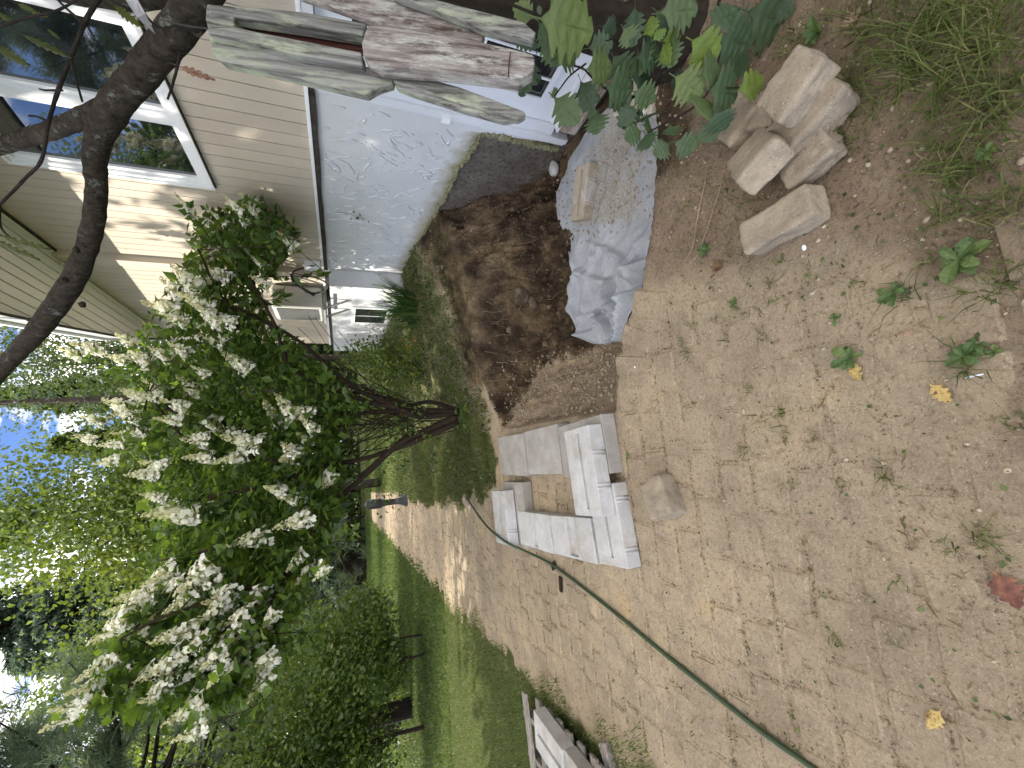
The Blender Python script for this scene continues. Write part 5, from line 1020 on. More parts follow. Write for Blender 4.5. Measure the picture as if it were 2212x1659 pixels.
# ------------------------------------------------------------------ lawn and rough grass
def lawn_pts(n, y0, y1, seed, pw=1.0):
    rs = np.random.RandomState(seed); y = y0 + (y1 - y0) * rs.rand(n) ** pw; e = lawn_edge(y); x = e + .10 + .3 * vnoise(e, y, .5, 86) + .25 * vnoise(e, y, .15, 87) + np.log(np.maximum(rs.rand(n), 1e-6)) * .06 - rs.rand(n) ** 1.1 * (1.4 + y * .62)
    z_ = np.where((y < GY1) & (x > GX0), ZA(x, y), 0); return np.stack([x, y, z_], -1), rs
P_, rs = lawn_pts(60000, .6, 8, 21, .8)
patch = vnoise(P_[:, 0], P_[:, 1], .5, 3) + .5
var = np.clip(.30 + .5 * patch * rs.rand(len(P_)) + np.where(rs.rand(len(P_)) < .10 + .25 * np.exp(-np.abs(P_[:, 0] - lawn_edge(P_[:, 1])) / .25), .55, 0), 0, 1)
tag(blades('grass', P_, .022 + .035 * rs.rand(len(P_)), .0018 + .0016 * rs.rand(len(P_)), M['grass'], 22, .75, var), kind='stuff')
P_, rs = lawn_pts(60000, 7.5, 34, 23, 1.2); patch = vnoise(P_[:, 0], P_[:, 1], .9, 5) + .5
tag(blades('grass', P_, (.03 + .04 * rs.rand(len(P_))) * (1 + P_[:, 1] / 40), (.003 + .003 * rs.rand(len(P_))) * (1 + P_[:, 1] / 9), M['grass'], 24, .6, np.clip(.3 + .5 * patch * rs.rand(len(P_)), 0, 1)), kind='stuff')
n_ = 16000; rs = np.random.RandomState(25); y = rs.uniform(9.8, 30, n_); x = path_right(y) + rs.rand(n_) * 5.5; tag(blades('grass', np.stack([x, y, 0 * x], -1), (.04 + .05 * rs.rand(n_)) * (1 + y / 40), (.003 + .003 * rs.rand(n_)) * (1 + y / 9), M['grass'], 26, .6), kind='stuff')
def bed_ok(x, y, r): return (fieldA(bed, x, y) > .35) & (fieldA(PT, x, y) < -.03) & (x < XW - .03)
P_, rs = scatter(80000, -1.0, XW, 4.1, 9.6, lambda x, y, r: bed_ok(x, y, r) & (r < np.where(x < .35, .95, .5) * (1 - .8 * fieldA(farbank, x, y)) * np.clip(.65 + 2.4 * vnoise(x, y, .22, 51) + 1.2 * vnoise(x, y, .08, 52), .02, 1)), 31)
lit = P_[:, 0] < .4  # sunlight on this strip is put into the blades: yellower and taller
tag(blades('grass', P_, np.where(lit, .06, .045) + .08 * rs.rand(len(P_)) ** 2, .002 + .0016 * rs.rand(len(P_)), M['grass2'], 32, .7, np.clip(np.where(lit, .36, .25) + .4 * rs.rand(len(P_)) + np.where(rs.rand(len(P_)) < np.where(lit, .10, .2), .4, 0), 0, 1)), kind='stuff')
P_, rs = scatter(34000, -1.0, XW, 4.1, 9.6, lambda x, y, r: bed_ok(x, y, r) & (r < .6 * (1 - .6 * fieldA(farbank, x, y)) * np.clip(.6 + 2.2 * vnoise(x, y, .3, 53) + 1.4 * vnoise(x, y, .1, 54), .03, 1)), 33, .005)
D_ = rs.normal(size=P_.shape) * np.array([1, 1, .35]) + np.array([0, 0, .35])
tag(leaves('ground_cover', P_ + np.array([0, 0, 1]) * rs.rand(len(P_), 1) * .05, D_, .018 + .045 * rs.rand(len(P_)) ** 2, .3, M['cover'], 34, 1.2, None, np.clip(rs.rand(len(P_)) ** 1.3, 0, 1)), kind='stuff')
# seedlings and grass sprouting on the dirt at the right and in the joints
GP, GH, GV = [], [], []
def sprout(px, py, n, h0, h1, spread, v0=.2, v1=.8):
    p = hit(px, py)
    for _ in range(n):
        x, y = p.x + R.gauss(0, spread), p.y + R.gauss(0, spread); GP.append((x, y, Z(x, y))); GH.append(R.uniform(h0, h1)); GV.append(R.uniform(v0, v1))
for _ in range(85): sprout(R.uniform(1840, 2215), R.uniform(-5, 240), R.randint(4, 11), .04, .16, .02, .1, .85)
for _ in range(60): sprout(R.uniform(2010, 2215), R.uniform(200, 480), R.randint(3, 8), .03, .11, .018, .1, .9)
for _ in range(40): sprout(R.uniform(1700, 1860), R.uniform(40, 330), R.randint(3, 9), .03, .09, .018, .1, .9)
for _ in range(36): sprout(R.uniform(1440, 1660), R.uniform(330, 600), R.randint(2, 6), .02, .06, .02, .3, 1)
for _ in range(30): sprout(R.uniform(1700, 1830), R.uniform(180, 330), R.randint(3, 7), .03, .08, .016, .1, .8)
for px, py, n in ((1478, 738, 12), (1500, 705, 10), (1490, 770, 12), (1545, 690, 6), (1590, 660, 10), (1648, 720, 10), (1570, 735, 6), (1690, 885, 14), (1606, 975, 14), (1700, 930, 8), (1765, 945, 10), (1650, 905, 6), (1910, 1020, 16), (1700, 1045, 10), (1812, 1042, 6), (1950, 1250, 12), (1812, 1380, 18), (1590, 1590, 10), (1475, 1355, 6), (2060, 1180, 14), (2130, 1150, 16), (2085, 800, 22), (2010, 560, 12), (1660, 610, 10), (1690, 560, 12), (1860, 610, 10), (2190, 590, 26), (2205, 910, 20), (2150, 1180, 12), (1580, 880, 5), (1750, 1440, 8), (1470, 1480, 6), (1500, 1570, 8), (1330, 1470, 8), (1560, 820, 6), (1620, 840, 6), (1375, 870, 8), (1740, 590, 8), (1950, 1390, 6), (1880, 1290, 6), (1380, 1190, 5)):
    sprout(px, py, n, .018, .055, .013, .15, .9)
for px, py in ((1960, 640), (2150, 620), (2090, 780), (2120, 640)): sprout(px, py, 16, .03, .09, .02, .1, .6)
for jx, jy in R.sample([q_ for q_ in JX if q_[1] < 9], 1500):
    if mn.noise((jx * 3.1, jy * 3.1, 31)) > .12:
        for _ in range(2): GP.append((jx + R.gauss(0, .004), jy + R.gauss(0, .004), Z(jx, jy))); GH.append(R.uniform(.006, .028)); GV.append(R.uniform(.1, 1))
tag(blades('grass', np.array(GP), np.array(GH), .0012 + .0014 * np.random.RandomState(3).rand(len(GP)), M['grass2'], 41, 1.0, np.array(GV)), kind='stuff')
pts = [hit(R.uniform(1430, 2215), R.uniform(0, 1659) if R.random() < .4 else R.uniform(0, 650)) for _ in range(420)]
P_ = np.array([(p.x, p.y, Z(p.x, p.y) + .006) for p in pts]); rs = np.random.RandomState(5)
tag(leaves('seedlings', P_, rs.normal(size=P_.shape) * np.array([1, 1, .2]) + np.array([0, 0, .3]), .008 + .014 * rs.rand(len(P_)), .35, M['cover'], 43, 1.5), kind='stuff')
P_ = np.array([hit(R.uniform(1100, 2215), R.uniform(0, 1659))[:] for _ in range(900)]) + np.array([0, 0, .004]); D_ = rs.normal(size=P_.shape) * np.array([1, 1, .05])
tag(leaves('dry_straw', P_, D_, .012 + .05 * rs.rand(len(P_)) ** 2, .03, M['grass2'], 44, 2, None, .85 + .15 * rs.rand(len(P_))), kind='stuff')
# broad weeds with leaves one by one
def plain_leaf(name, mat, wid=.3, tooth=.04, n=9, arch=.25):
    v = []; f = []
    for i in range(n):
        t_ = i / (n - 1); w_ = wid * (math.sin(math.pi * (t_ ** 1.5 * .95 + .04)) ** .8) + (tooth if i % 2 else 0) * (0 < i < n - 1); zc = arch * math.sin(math.pi * t_ * .75) - .1 * t_
        for s_ in (-1, 0, 1): v.append((t_, w_ * s_, zc + abs(s_) * w_ * .35 + (.012 if i % 2 else -.012) * abs(s_)))
    for i in range(n - 1):
        for k in (0, 1): a = i * 3 + k; f.append((a, a + 3, a + 4, a + 1))
    m_ = MB(); m_.add(v, f); return m_.mesh(name, M[mat], smooth=False)
WL = [plain_leaf('leaf', 'weed', w_, tt, 9, ar) for w_, tt, ar in ((.22, .05, .22), (.26, .03, .28), (.3, .0, .2))]
def weed(px, py, rpx, n, lb, kind=0, lift=.35):
    p = hit(px, py); d = (p - EYE).dot(FW); r_ = rpx * d / 900 * .8; o = empty('weed', p, lb, 'weed', 'broad leaved weeds')
    for i in range(n):
        a = i * 2.4 + R.uniform(-.3, .3); s_ = r_ * R.uniform(.65, 1.15); c = rel(o, WL[(kind + i) % 2 if kind < 2 else 2], (0, 0, .004 + .003 * i), (R.uniform(-.3, .3), -R.uniform(.05, lift), a), (s_, s_, s_), 'leaf')
for a in ((2085, 562, 62, 11, 'large dandelion rosette between the grass and the grey dirt', 0), (1940, 633, 40, 8, 'fresh green dandelion in front of the pale stone'), (1842, 772, 42, 7, 'flat plantain weed holding a curled yellow leaf'), (2092, 768, 42, 9, 'weed sprawling round a paver corner near the yellow leaf'), (2115, 745, 24, 5, 'round leaved weed beside the white stick', 2), (1808, 690, 22, 6, 'small upright weed on the bare grey dirt'), (1532, 540, 26, 4, 'single broad dark leaf weed behind the pale stone', 2), (2150, 760, 22, 5, 'small round weed at the near paver joint', 2), (2140, 330, 30, 7, 'clover like weed in the near grass', 2), (1775, 75, 48, 6, 'pointed leaf weed standing by the tree foot', 1, .9), (1590, 655, 16, 5, 'tiny weed in the sandy dirt near the edging stones'), (1700, 470, 16, 5, 'tiny weed pressed against the pale stone'), (1360, 985, 12, 5, 'tiny weed on the path beside the slab')): weed(*a)

# ------------------------------------------------------------------ plants against the house
def plant_cloud(name, lb, cat, c, rad, n, sz, mat, seed, group=None, up=.6, stems=10, wd=.3):
    o = empty(name, (c[0], c[1], Z(c[0], c[1]) if c[1] < GY1 else 0), lb, cat, group); rs = np.random.RandomState(seed)
    cl = unit(rs.normal(size=(max(5, n // 30), 3))) * rs.uniform(.35, 1, (max(5, n // 30), 1)) * np.array(rad) + np.array(c); k = rs.randint(0, len(cl), n)
    P = cl[k] + rs.normal(size=(n, 3)) * np.array(rad) * .22; P[:, 2] = np.maximum(P[:, 2], o.location.z + .02); D = unit(P - np.array(c)) + rs.normal(size=(n, 3)) * .6 + np.array([0, 0, .2])
    leaves('foliage', P, D, sz * rs.uniform(.6, 1.3, n), wd, mat, seed, up, o)
    m_ = MB()
    for i in range(stems): e = Vector(cl[i % len(cl)]); b_ = o.location + Vector((R.uniform(-.05, .05), R.uniform(-.05, .05), -.02)); m_.tube(curve_path([b_, b_.lerp(e, .5) + Vector((R.uniform(-.05, .05), R.uniform(-.05, .05), .08)), e], 4), [.006] * 8 + [.003], 5)
    m_.build('stems', M['twig'], o); return o
lily = empty('daylily', (2.25, 6.15, .6), 'clump of long arching daylily blades at the house corner', 'daylily')
V, Fq, vv = [], [], []
rs = np.random.RandomState(9)
for i in range(190):
    a = rs.uniform(0, 6.28); r0 = rs.rand() ** .5 * .28; x0, y0 = 2.22 + r0 * math.cos(a), 6.1 + r0 * math.sin(a) * 1.3; a += rs.normal() * .5; Lh = rs.uniform(.35, .75); out = rs.uniform(.2, .75); w_ = rs.uniform(.006, .011); b0 = len(V); s_ = np.array([-math.sin(a), math.cos(a)]); z0 = Z(min(x0, 2.7), y0); v_ = rs.rand()
    for k in range(6):
        t_ = k / 5; r_ = out * Lh * t_ ** 1.4; z_ = z0 + Lh * (t_ - .55 * out * t_ ** 2.6); ww = w_ * (1 - t_ ** 2) + .0006
        x, y = min(x0 + r_ * math.cos(a), XW - .02), y0 + r_ * math.sin(a); V += [(x - s_[0] * ww, y - s_[1] * ww, z_), (x + s_[0] * ww, y + s_[1] * ww, z_)]; vv += [v_, v_]
    for k in range(5): Fq.append((b0 + 2 * k, b0 + 2 * k + 1, b0 + 2 * k + 3, b0 + 2 * k + 2))
fast_mesh('foliage', np.array(V), np.array(Fq), M['lily'], vv, False, lily)
plant_cloud('garden_plant', 'bright yellow green perennial beyond the daylily clump', 'plant', (1.75, 7.6, .75), (.45, .6, .42), 1500, .06, M['perennial'], 51)
plant_cloud('garden_plant', 'low mixed green plants between hydrangea and daylily', 'plant', (1.35, 6.6, .5), (.5, .6, .2), 1200, .045, M['perennial'], 52)
plant_cloud('garden_plant', 'taller leafy garden plant under the heat pump', 'plant', (2.0, 8.6, .95), (.4, .7, .55), 1200, .07, M['green_tree'], 53)
plant_cloud('garden_plant', 'leafy plant mass behind the hydrangea stems', 'plant', (1.1, 9.3, .6), (.6, .7, .5), 1400, .07, M['perennial'], 54)
plant_cloud('garden_plant', 'dark green plants far along the garden bed', 'plant', (1.2, 11.5, .7), (.9, 1.0, .8), 1600, .09, M['green_tree'], 55)
cr = empty('creeper', onx(755, 462, XW), 'little sprig of creeper hanging on the white parging', 'creeper'); cr_stem = MB(); q = [onx(x, y, XW - .012) for x, y in ((728, 458), (750, 461), (772, 467), (790, 474))]; cr_stem.tube(curve_path(q, 3), .0018, 5); cr_stem.build('stem', M['twig'], cr)
for x, y, s_ in ((733, 459, .03), (745, 463, .025), (762, 458, .045), (768, 470, .05), (775, 460, .04), (780, 472, .03), (795, 476, .035), (757, 470, .03)): rel(cr, WL[2], onx(x, y, XW - .014) - cr.location, (R.uniform(-.5, .5), R.uniform(.4, 1.4), R.uniform(2.2, 4.2)), (s_,) * 3, 'leaf')
for px, py, lb in ((1020, 490, 'tiny pink flower on a thin stalk at the top of the dug bank'), (734, 662, 'tiny pink flower before the basement window')):
    p = hit(1030, 500) if px > 900 else onx(px, py, 2.42); o = empty('pink_flower', p, lb, 'flower', 'tiny pink flowers'); top = p + Vector((0, 0, .06)); m_ = MB(); m_.tube([p + Vector((.02, .02, -.02)), p.lerp(top, .6) + Vector((.01, 0, 0)), top], .0012, 5); m_.build('stalk', M['hleaf'], o)
    m_ = MB()
    for k in range(7): a = k * .9; d = Vector((math.cos(a), math.sin(a), .4)) * .02; s_ = Vector((-math.sin(a), math.cos(a), 0)) * .006; m_.add([top, top + d * .6 + s_, top + d, top + d * .6 - s_], [(0, 1, 2, 3)])
    m_.build('petals', M['pink'], o)
tp = [hit(x, y) + Vector((0, 0, .02)) for x, y in ((880, 755), (893, 742), (905, 730))]; m_ = MB(); m_.tube(tp, .007, 6); tag(m_.build('marking_tape', M['orange'], None, True), 'bit of orange tape lying in the planting bed', 'tape')

# ------------------------------------------------------------------ hydrangea
def hd(py): return float(np.interp(py, [400, 470, 560, 700, 850, 1000, 1150, 1300, 1450, 1560], [3.75, 3.85, 4.2, 4.5, 4.5, 4.25, 3.9, 3.5, 3.1, 2.8]))
hy = empty('hydrangea', (.58, 5.5, .03), 'large white flowering hydrangea shrub beside the slabs', 'shrub')
HS = {'a': [(992, 890, 5.25), (905, 900, 5.15), (860, 880, 5.1), (780, 862, 5.0), (640, 800, 4.8), (590, 700, 4.6), (540, 600, 4.4)],
      'b': [(990, 893, 5.25), (900, 888, 5.2), (800, 888, 5.1), (650, 905, 4.9), (480, 925, 4.6), (360, 880, 4.5)],
      'c': [(988, 903, 5.2), (930, 928, 5.1), (860, 962, 4.9), (765, 1045, 4.6), (690, 1120, 4.3), (620, 1240, 3.9), (540, 1370, 3.5), (440, 1450, 3.2)],
      'd': [(988, 910, 5.2), (900, 955, 5.0), (800, 985, 4.8), (690, 1010, 4.6), (560, 1050, 4.3), (430, 1080, 4.1)],
      'e': [(992, 885, 5.3), (930, 868, 5.35), (880, 872, 5.4), (830, 855, 5.4), (760, 850, 5.3)],
      'f': [(865, 884, 5.1), (760, 835, 5.0), (650, 740, 4.8), (560, 690, 4.6), (480, 640, 4.4), (430, 540, 4.1)],
      'g': [(690, 1120, 4.3), (590, 1160, 4.1), (450, 1190, 3.9), (350, 1210, 3.8)],
      'h': [(700, 1010, 4.6), (560, 990, 4.5), (420, 960, 4.4), (320, 850, 4.5)],
      'i': [(620, 1240, 3.9), (480, 1290, 3.6), (350, 1330, 3.4), (260, 1380, 3.3)], 'j': [(540, 1370, 3.5), (400, 1440, 3.15), (280, 1480, 3.0)]}
HW = dict(a=13, b=14, c=16, d=13, e=10, f=10, g=8, h=8, i=8, j=8)
node = []
for k, pts in HS.items():
    wv = [HW[k] * (1 - .62 * i / len(pts)) for i in range(len(pts))]
    limb([(x + R.uniform(-3, 3), y + R.uniform(-3, 3), d) for x, y, d in pts], wv, 'stem', 'stem', 8, .12, hy)
    cp_ = curve_path([at_d(*p) for p in pts], 6); node += cp_[(len(cp_) // 2 if k in 'abcde' else 6):]
for k in range(44):   # thin bare twigs in the shaded base of the shrub
    s_ = at_d(R.uniform(800, 985), R.uniform(872, 930), R.uniform(5.05, 5.35)); e = at_d(R.uniform(560, 780), R.uniform(680, 1150), R.uniform(4.7, 5.4)); m_ = MB(); m_.tube(curve_path([s_, s_.lerp(e, .5) + Vector((R.uniform(-.1, .1), R.uniform(-.1, .1), R.uniform(-.05, .1))), e], 4), [.006] * 5 + [.003] * 4, 5); m_.build('stem', M['stem'], hy, True)
def panicle(seed, L_=.20, rad=.065):
    rs = np.random.RandomState(seed); V, Fq, va = [(k / 12 * L_ * .95, 0, 0) for k in range(13)], [], [0.0] * 13; n = 92
    for i in range(n):
        t_ = rs.rand() ** 1.25; a = i * 2.4 + rs.normal() * .3; r_ = rad * (1 - t_) ** .75 * rs.uniform(.75, 1.1) + .004; c = np.array([t_ * L_, r_ * math.cos(a), r_ * math.sin(a)]); o_ = unit(np.array([.35, math.cos(a), math.sin(a)]) + rs.normal(size=3) * .35); s_ = unit(np.cross(o_, rs.normal(size=3))); u_ = np.cross(o_, s_); z_ = (.0145 if t_ < .6 else .0075) * rs.uniform(.8, 1.2); v_ = np.clip((1.05 - t_ * 1.15) + rs.normal() * .12, 0, 1)
        ci = len(V); V.append(tuple(c)); va.append(v_); k = max(0, min(11, int(t_ * 12) - 1)); Fq.append((k, k + 1, ci))
        for q in range(4):
            aa = q * math.pi / 2; d = s_ * math.cos(aa) + u_ * math.sin(aa); e = -s_ * math.sin(aa) + u_ * math.cos(aa); b0 = len(V); V += [tuple(c + d * z_ * .65 + e * z_ * .56 + o_ * z_ * .12), tuple(c + d * z_ * 1.1 + o_ * z_ * .05), tuple(c + d * z_ * .65 - e * z_ * .56 + o_ * z_ * .12)]; va += [v_] * 3; Fq.append((ci, b0, b0 + 1, b0 + 2))
    me = bpy.data.meshes.new('flower_panicle'); me.from_pydata(V, [], Fq); me.materials.append(M['petal']); at = me.attributes.new('var', 'FLOAT', 'POINT'); at.data.foreach_set('value', np.array(va, np.float32)); return me
PMS = [panicle(s_, .20 + .02 * (s_ % 3), .058 + .006 * (s_ % 4)) for s_ in range(6)] + [panicle(20 + s_, .22, .034) for s_ in range(2)]
HLM = []
for w_, ar in ((.27, .12), (.3, .2), (.25, .05)):
    m_ = plain_leaf('leaf', 'hleaf_one', w_, .02, 8, ar); HLM.append(m_)
PAN = [(395, 440, 46), (432, 472, 34), (502, 440, 50), (540, 432, 40), (472, 470, 40), (520, 470, 44), (470, 590, 62), (400, 600, 60), (372, 622, 60), (425, 652, 62), (350, 662, 60), (482, 692, 52), (432, 640, 50), (560, 566, 36), (622, 520, 44), (380, 690, 50),
       (300, 770, 55), (262, 775, 52), (345, 762, 56), (332, 832, 56), (290, 852, 56), (250, 872, 54), (272, 932, 54), (385, 752, 50), (512, 782, 60), (150, 760, 50), (190, 748, 50), (410, 830, 50), (360, 905, 56), (522, 952, 66), (442, 905, 60), (420, 950, 58), (432, 988, 62), (590, 890, 70), (622, 882, 60), (656, 886, 50), (626, 988, 56), (656, 946, 52), (706, 1042, 46), (590, 1056, 56), (630, 1078, 54), (636, 1128, 60), (542, 1166, 66), (380, 1112, 78), (442, 1112, 66), (352, 1100, 60), (300, 930, 50), (240, 960, 44), (500, 990, 56), (330, 1000, 50), (200, 905, 44), (180, 945, 44),
       (350, 1242, 72), (362, 1268, 66), (422, 1246, 74), (472, 1292, 74), (462, 1322, 66), (392, 1300, 62), (546, 1302, 80), (542, 1372, 72), (660, 1242, 62), (640, 1212, 50), (690, 1238, 46), (270, 1312, 66), (320, 1332, 66), (240, 1360, 66), (300, 1392, 68), (380, 1372, 72), (402, 1412, 72), (430, 1442, 76), (490, 1382, 72), (522, 1432, 78), (562, 1440, 70), (560, 1482, 60), (350, 1442, 70), (212, 1440, 66), (148, 1528, 66), (182, 1488, 66), (250, 1480, 70), (300, 1472, 66), (422, 1502, 66), (402, 1540, 60), (330, 1500, 60), (470, 1460, 62), (510, 1340, 70), (580, 1340, 50), (440, 1380, 60)]
LP, LD, LL = [], [], []
cc_ = at_d(560, 1000, 4.9)
for (x, y, ln) in list(PAN):
    if R.random() < .30: PAN.append((x + R.uniform(-38, 30), y + R.choice((-1, 1)) * R.uniform(18, 46), ln * R.uniform(.7, 1.0)))
tw = MB()
for i, (x, y, ln) in enumerate(PAN):
    dep = hd(y) + R.uniform(-.25, .25) * (.7 if y > 1200 else 1); p = at_d(x, y, dep); ax = (p - cc_).normalized() * .6 + UP * R.uniform(.5, 1.1) + Vector((R.uniform(-.45, .45), R.uniform(-.5, .2), 0)) - FW * .1; ax.normalize(); L_ = ln * dep / 900 * R.uniform(.85, 1.12); s_ = L_ / .21
    q = ax.to_track_quat('X', 'Z').to_matrix().to_4x4(); thin = (y < 560 and x < 560) and i % 2 == 0
    b_ = p - ax * L_ * .5; link('flower_panicle', R.choice(PMS[6:] if thin else PMS[:6]), hy, Matrix.Translation(b_) @ q @ Matrix.Scale(s_, 4))
    nd_ = min(node, key=lambda n_: (n_ - b_).length + (0 if (n_ - p).dot(ax) < 0 else .6)); m1 = b_ - ax * min(.35, .5 * (nd_ - b_).length); cpth = curve_path([nd_, nd_.lerp(m1, .55) + Vector((0, 0, -.03)), m1, b_, b_ + ax * L_ * .6], 5); tw.tube(cpth, [.0055 - .0035 * j / len(cpth) for j in range(len(cpth))], 5)
    for j in range(3, len(cpth) - 3, 1):
        for sgn in (0, 3.14):
            if R.random() < .72:
                t_ = (cpth[min(j + 1, len(cpth) - 1)] - cpth[j]).normalized(); s1 = t_.orthogonal().normalized(); a = j * 1.571 + sgn + R.uniform(-.3, .3); d = (Matrix.Rotation(a, 3, t_) @ s1) + t_ * .5 + Vector((0, 0, -.1)); LP.append(cpth[j]); LD.append(d.normalized()); LL.append(R.uniform(.075, .135))
tag(tw.build('twigs', M['stem'], hy), kind='stuff')
crown = [(400, 470), (540, 420), (615, 470), (630, 540), (560, 600), (590, 700), (690, 790), (800, 880), (730, 930), (740, 1090), (720, 1150), (690, 1240), (600, 1360), (570, 1470), (430, 1560), (170, 1520), (230, 1390), (300, 1260), (330, 1140), (300, 1060), (290, 900), (260, 780), (340, 660), (420, 540)]
def inside(x, y, poly):
    c = False
    for i in range(len(poly)):
        (ax, ay), (bx, by) = poly[i], poly[i - 1]
        if (ay > y) != (by > y) and x < (bx - ax) * (y - ay) / (by - ay) + ax: c = not c
    return c
while len(LP) < 14500:
    x, y = R.uniform(180, 800), R.uniform(420, 1560)
    if not inside(x, y, crown): continue
    if R.random() > (.42 if x < 380 else (.75 if x < 470 else 1)): continue
    dep = hd(y) + .02 + R.random() ** 1.1 * 1.3; LP.append(at_d(x, y, dep)); LD.append(Vector((R.gauss(0, 1), R.gauss(0, 1), R.gauss(-.1, .5))).normalized()); LL.append(R.uniform(.085, .145))
for c_ in [(870, 1000), (845, 1010), (880, 930), (905, 950), (830, 1085), (780, 1110), (760, 1070), (910, 880), (900, 905), (850, 940), (800, 1070), (1000, 905), (1005, 880), (985, 865), (960, 985), (930, 1000)]:
    for _ in range(16): LP.append(at_d(c_[0] + R.gauss(0, 16), c_[1] + R.gauss(0, 16), 4.9 + R.uniform(-.2, .3))); LD.append(Vector((R.gauss(0, 1), R.gauss(0, 1), R.gauss(0, .5))).normalized()); LL.append(R.uniform(.05, .09))
order = sorted(range(len(LP)), key=lambda i: (LP[i] - EYE).dot(FW) - LL[i] * 6)
for i in order[:300]:
    x = LD[i]; nrm = Vector((R.gauss(0, .5), R.gauss(0, .5), 1)); y = nrm.cross(x).normalized(); z_ = x.cross(y); s_ = LL[i]; p = LP[i]
    link('leaf', R.choice(HLM), hy, Matrix(((x[0] * s_, y[0] * s_, z_[0] * s_, p[0]), (x[1] * s_, y[1] * s_, z_[1] * s_, p[1]), (x[2] * s_, y[2] * s_, z_[2] * s_, p[2]), (0, 0, 0, 1))))
o_ = order[300:]; rs = np.random.RandomState(77)
tag(leaves('foliage', np.array([LP[i][:] for i in o_]), np.array([LD[i][:] for i in o_]), np.array([LL[i] for i in o_]), .27, M['hleaf'], 78, .8, hy), kind='stuff')

pl = MB()
for pts, r_ in (([(50, 742, 8), (110, 795, 10), (170, 850, 13), (240, 900, 17)], .009), ([(20, 792, 8), (75, 838, 9), (150, 900, 12), (230, 960, 16)], .009), ([(58, 752, 8), (92, 762, 8.6), (112, 785, 9), (106, 808, 9.2), (84, 808, 9)], .007), ([(76, 800, 8.8), (96, 812, 9.2), (118, 800, 9.6), (122, 778, 9.6), (104, 762, 9.2)], .006)):
    pl.tube(curve_path([at_d(*p) for p in pts], 6), r_, 6)
tag(pl.build('power_line', M['black_cable'], None, True), 'black overhead service cables looping below the eave against the sky', 'cable')
# ------------------------------------------------------------------ trees and hedges
def broad_tree(name, lb, cat, base, h, blobs, nleaf, lsz, mat, seed, trunk_r=.12, group=None, barkm='bark_dark', ncl=60, wd=.32, spread=.2, up=.4, limbs=14, trunk_h=None):
    o = empty(name, base, lb, cat, group); rs = np.random.RandomState(seed); base = Vector(base)
    w_ = np.array([b_[1][0] * b_[1][1] * b_[1][2] for b_ in blobs]); k = rs.choice(len(blobs), ncl, p=w_ / w_.sum()); CC = []
    for i in k: c, r_ = blobs[i]; CC.append(np.array(c) + unit(rs.normal(size=3)) * rs.rand() ** .45 * np.array(r_))
    CC = np.array(CC) + np.array(base[:]); rad = np.array([np.mean(blobs[i][1]) for i in k]); j = rs.randint(0, ncl, nleaf)
    P = CC[j] + rs.normal(size=(nleaf, 3)) * (rad[j] * spread)[:, None] * np.array([1, 1, .7]); D = rs.normal(size=(nleaf, 3)) + np.array([0, 0, -.35]); P[:, 2] = np.maximum(P[:, 2], base.z + .05)
    clv = rs.rand(ncl) * .5; leaves('crown', P, D, lsz * rs.uniform(.6, 1.35, nleaf), wd, mat, seed + 1, up, o, np.clip(clv[j] + .5 * rs.rand(nleaf), 0, 1))
    m_ = MB(); th = trunk_h or h * .75; m_.tube(curve_path([base + Vector((0, 0, -.1)), base + Vector((rs.normal() * .1, rs.normal() * .1, th * .4)), base + Vector((rs.normal() * .15, rs.normal() * .15, th))], 5), [trunk_r * (1 - .07 * i) for i in range(11)], 9, jit=.08); m_.build('trunk', M[barkm], o, True)
    m_ = MB()
    for i in range(min(limbs, ncl)):
        e = Vector(CC[i]); s_ = base + Vector((0, 0, th * rs.uniform(.2, .9))); m_.tube(curve_path([s_, s_.lerp(e, .5) + Vector((rs.normal() * .1, rs.normal() * .1, .1)), e], 4), [trunk_r * .35 * (1 - .09 * q) for q in range(9)], 6)
    tag(m_.build('limbs', M[barkm], o, True), kind='stuff'); return o
def conifer(name, lb, base, h, r0, mat, seed, droop=.35, nb=90, sub=16, nsz=.16, dens=3, shape=1.0, group=None, z0=.2, wd=.16, sparse_top=0):
    o = empty(name, base, lb, 'tree', group); rs = np.random.RandomState(seed); base = Vector(base); m_ = MB(); m_.tube([base + Vector((0, 0, -.1)), base + Vector((0, 0, h * .5)), base + Vector((0, 0, h))], [h * .018, h * .011, .006], 8); m_.build('trunk', M['bark_dark'], o, True)
    P, D, Ln, va = [], [], [], []; bm_ = MB()
    for i in range(nb):
        t_ = (i + rs.rand()) / nb; z_ = h * (z0 + (1 - z0) * t_); r_ = r0 * (1 - t_) ** shape * rs.uniform(.7, 1.12) + .12; a = i * 2.4 + rs.normal() * .4; out = np.array([math.cos(a), math.sin(a), 0]); side = np.array([-math.sin(a), math.cos(a), 0]); pts = []; bv = rs.rand() * .4
        for k in range(sub):
            q = k / (sub - 1); p = np.array(base[:]) + np.array([0, 0, z_]) + out * r_ * q + np.array([0, 0, -droop * r_ * q ** 1.3 + .18 * r_ * max(0, q - .7)]); pts.append(p)
            if q > .12:
                for _ in range(dens):
                    s_ = (rs.rand() * 2 - 1) * .28 * r_ * (1 - q * .6); P.append(p + side * s_ + rs.normal(size=3) * .02); d = out * .6 + side * np.sign(s_) * .7 + np.array([0, 0, -.25 - droop * .6]) + rs.normal(size=3) * .35; D.append(d); Ln.append(nsz * rs.uniform(.6, 1.3)); va.append(min(1, bv + .6 * rs.rand()))
        if r_ > .25: bm_.tube([pts[0], pts[len(pts) // 2], pts[-1]], [.022 * r_, .014 * r_, .004], 5)
    if bm_.v: tag(bm_.build('limbs', M['bark_dark'], o), kind='stuff')
    leaves('crown', np.array(P), np.array(D), np.array(Ln), wd, mat, seed + 5, .3, o, np.array(va)); return o
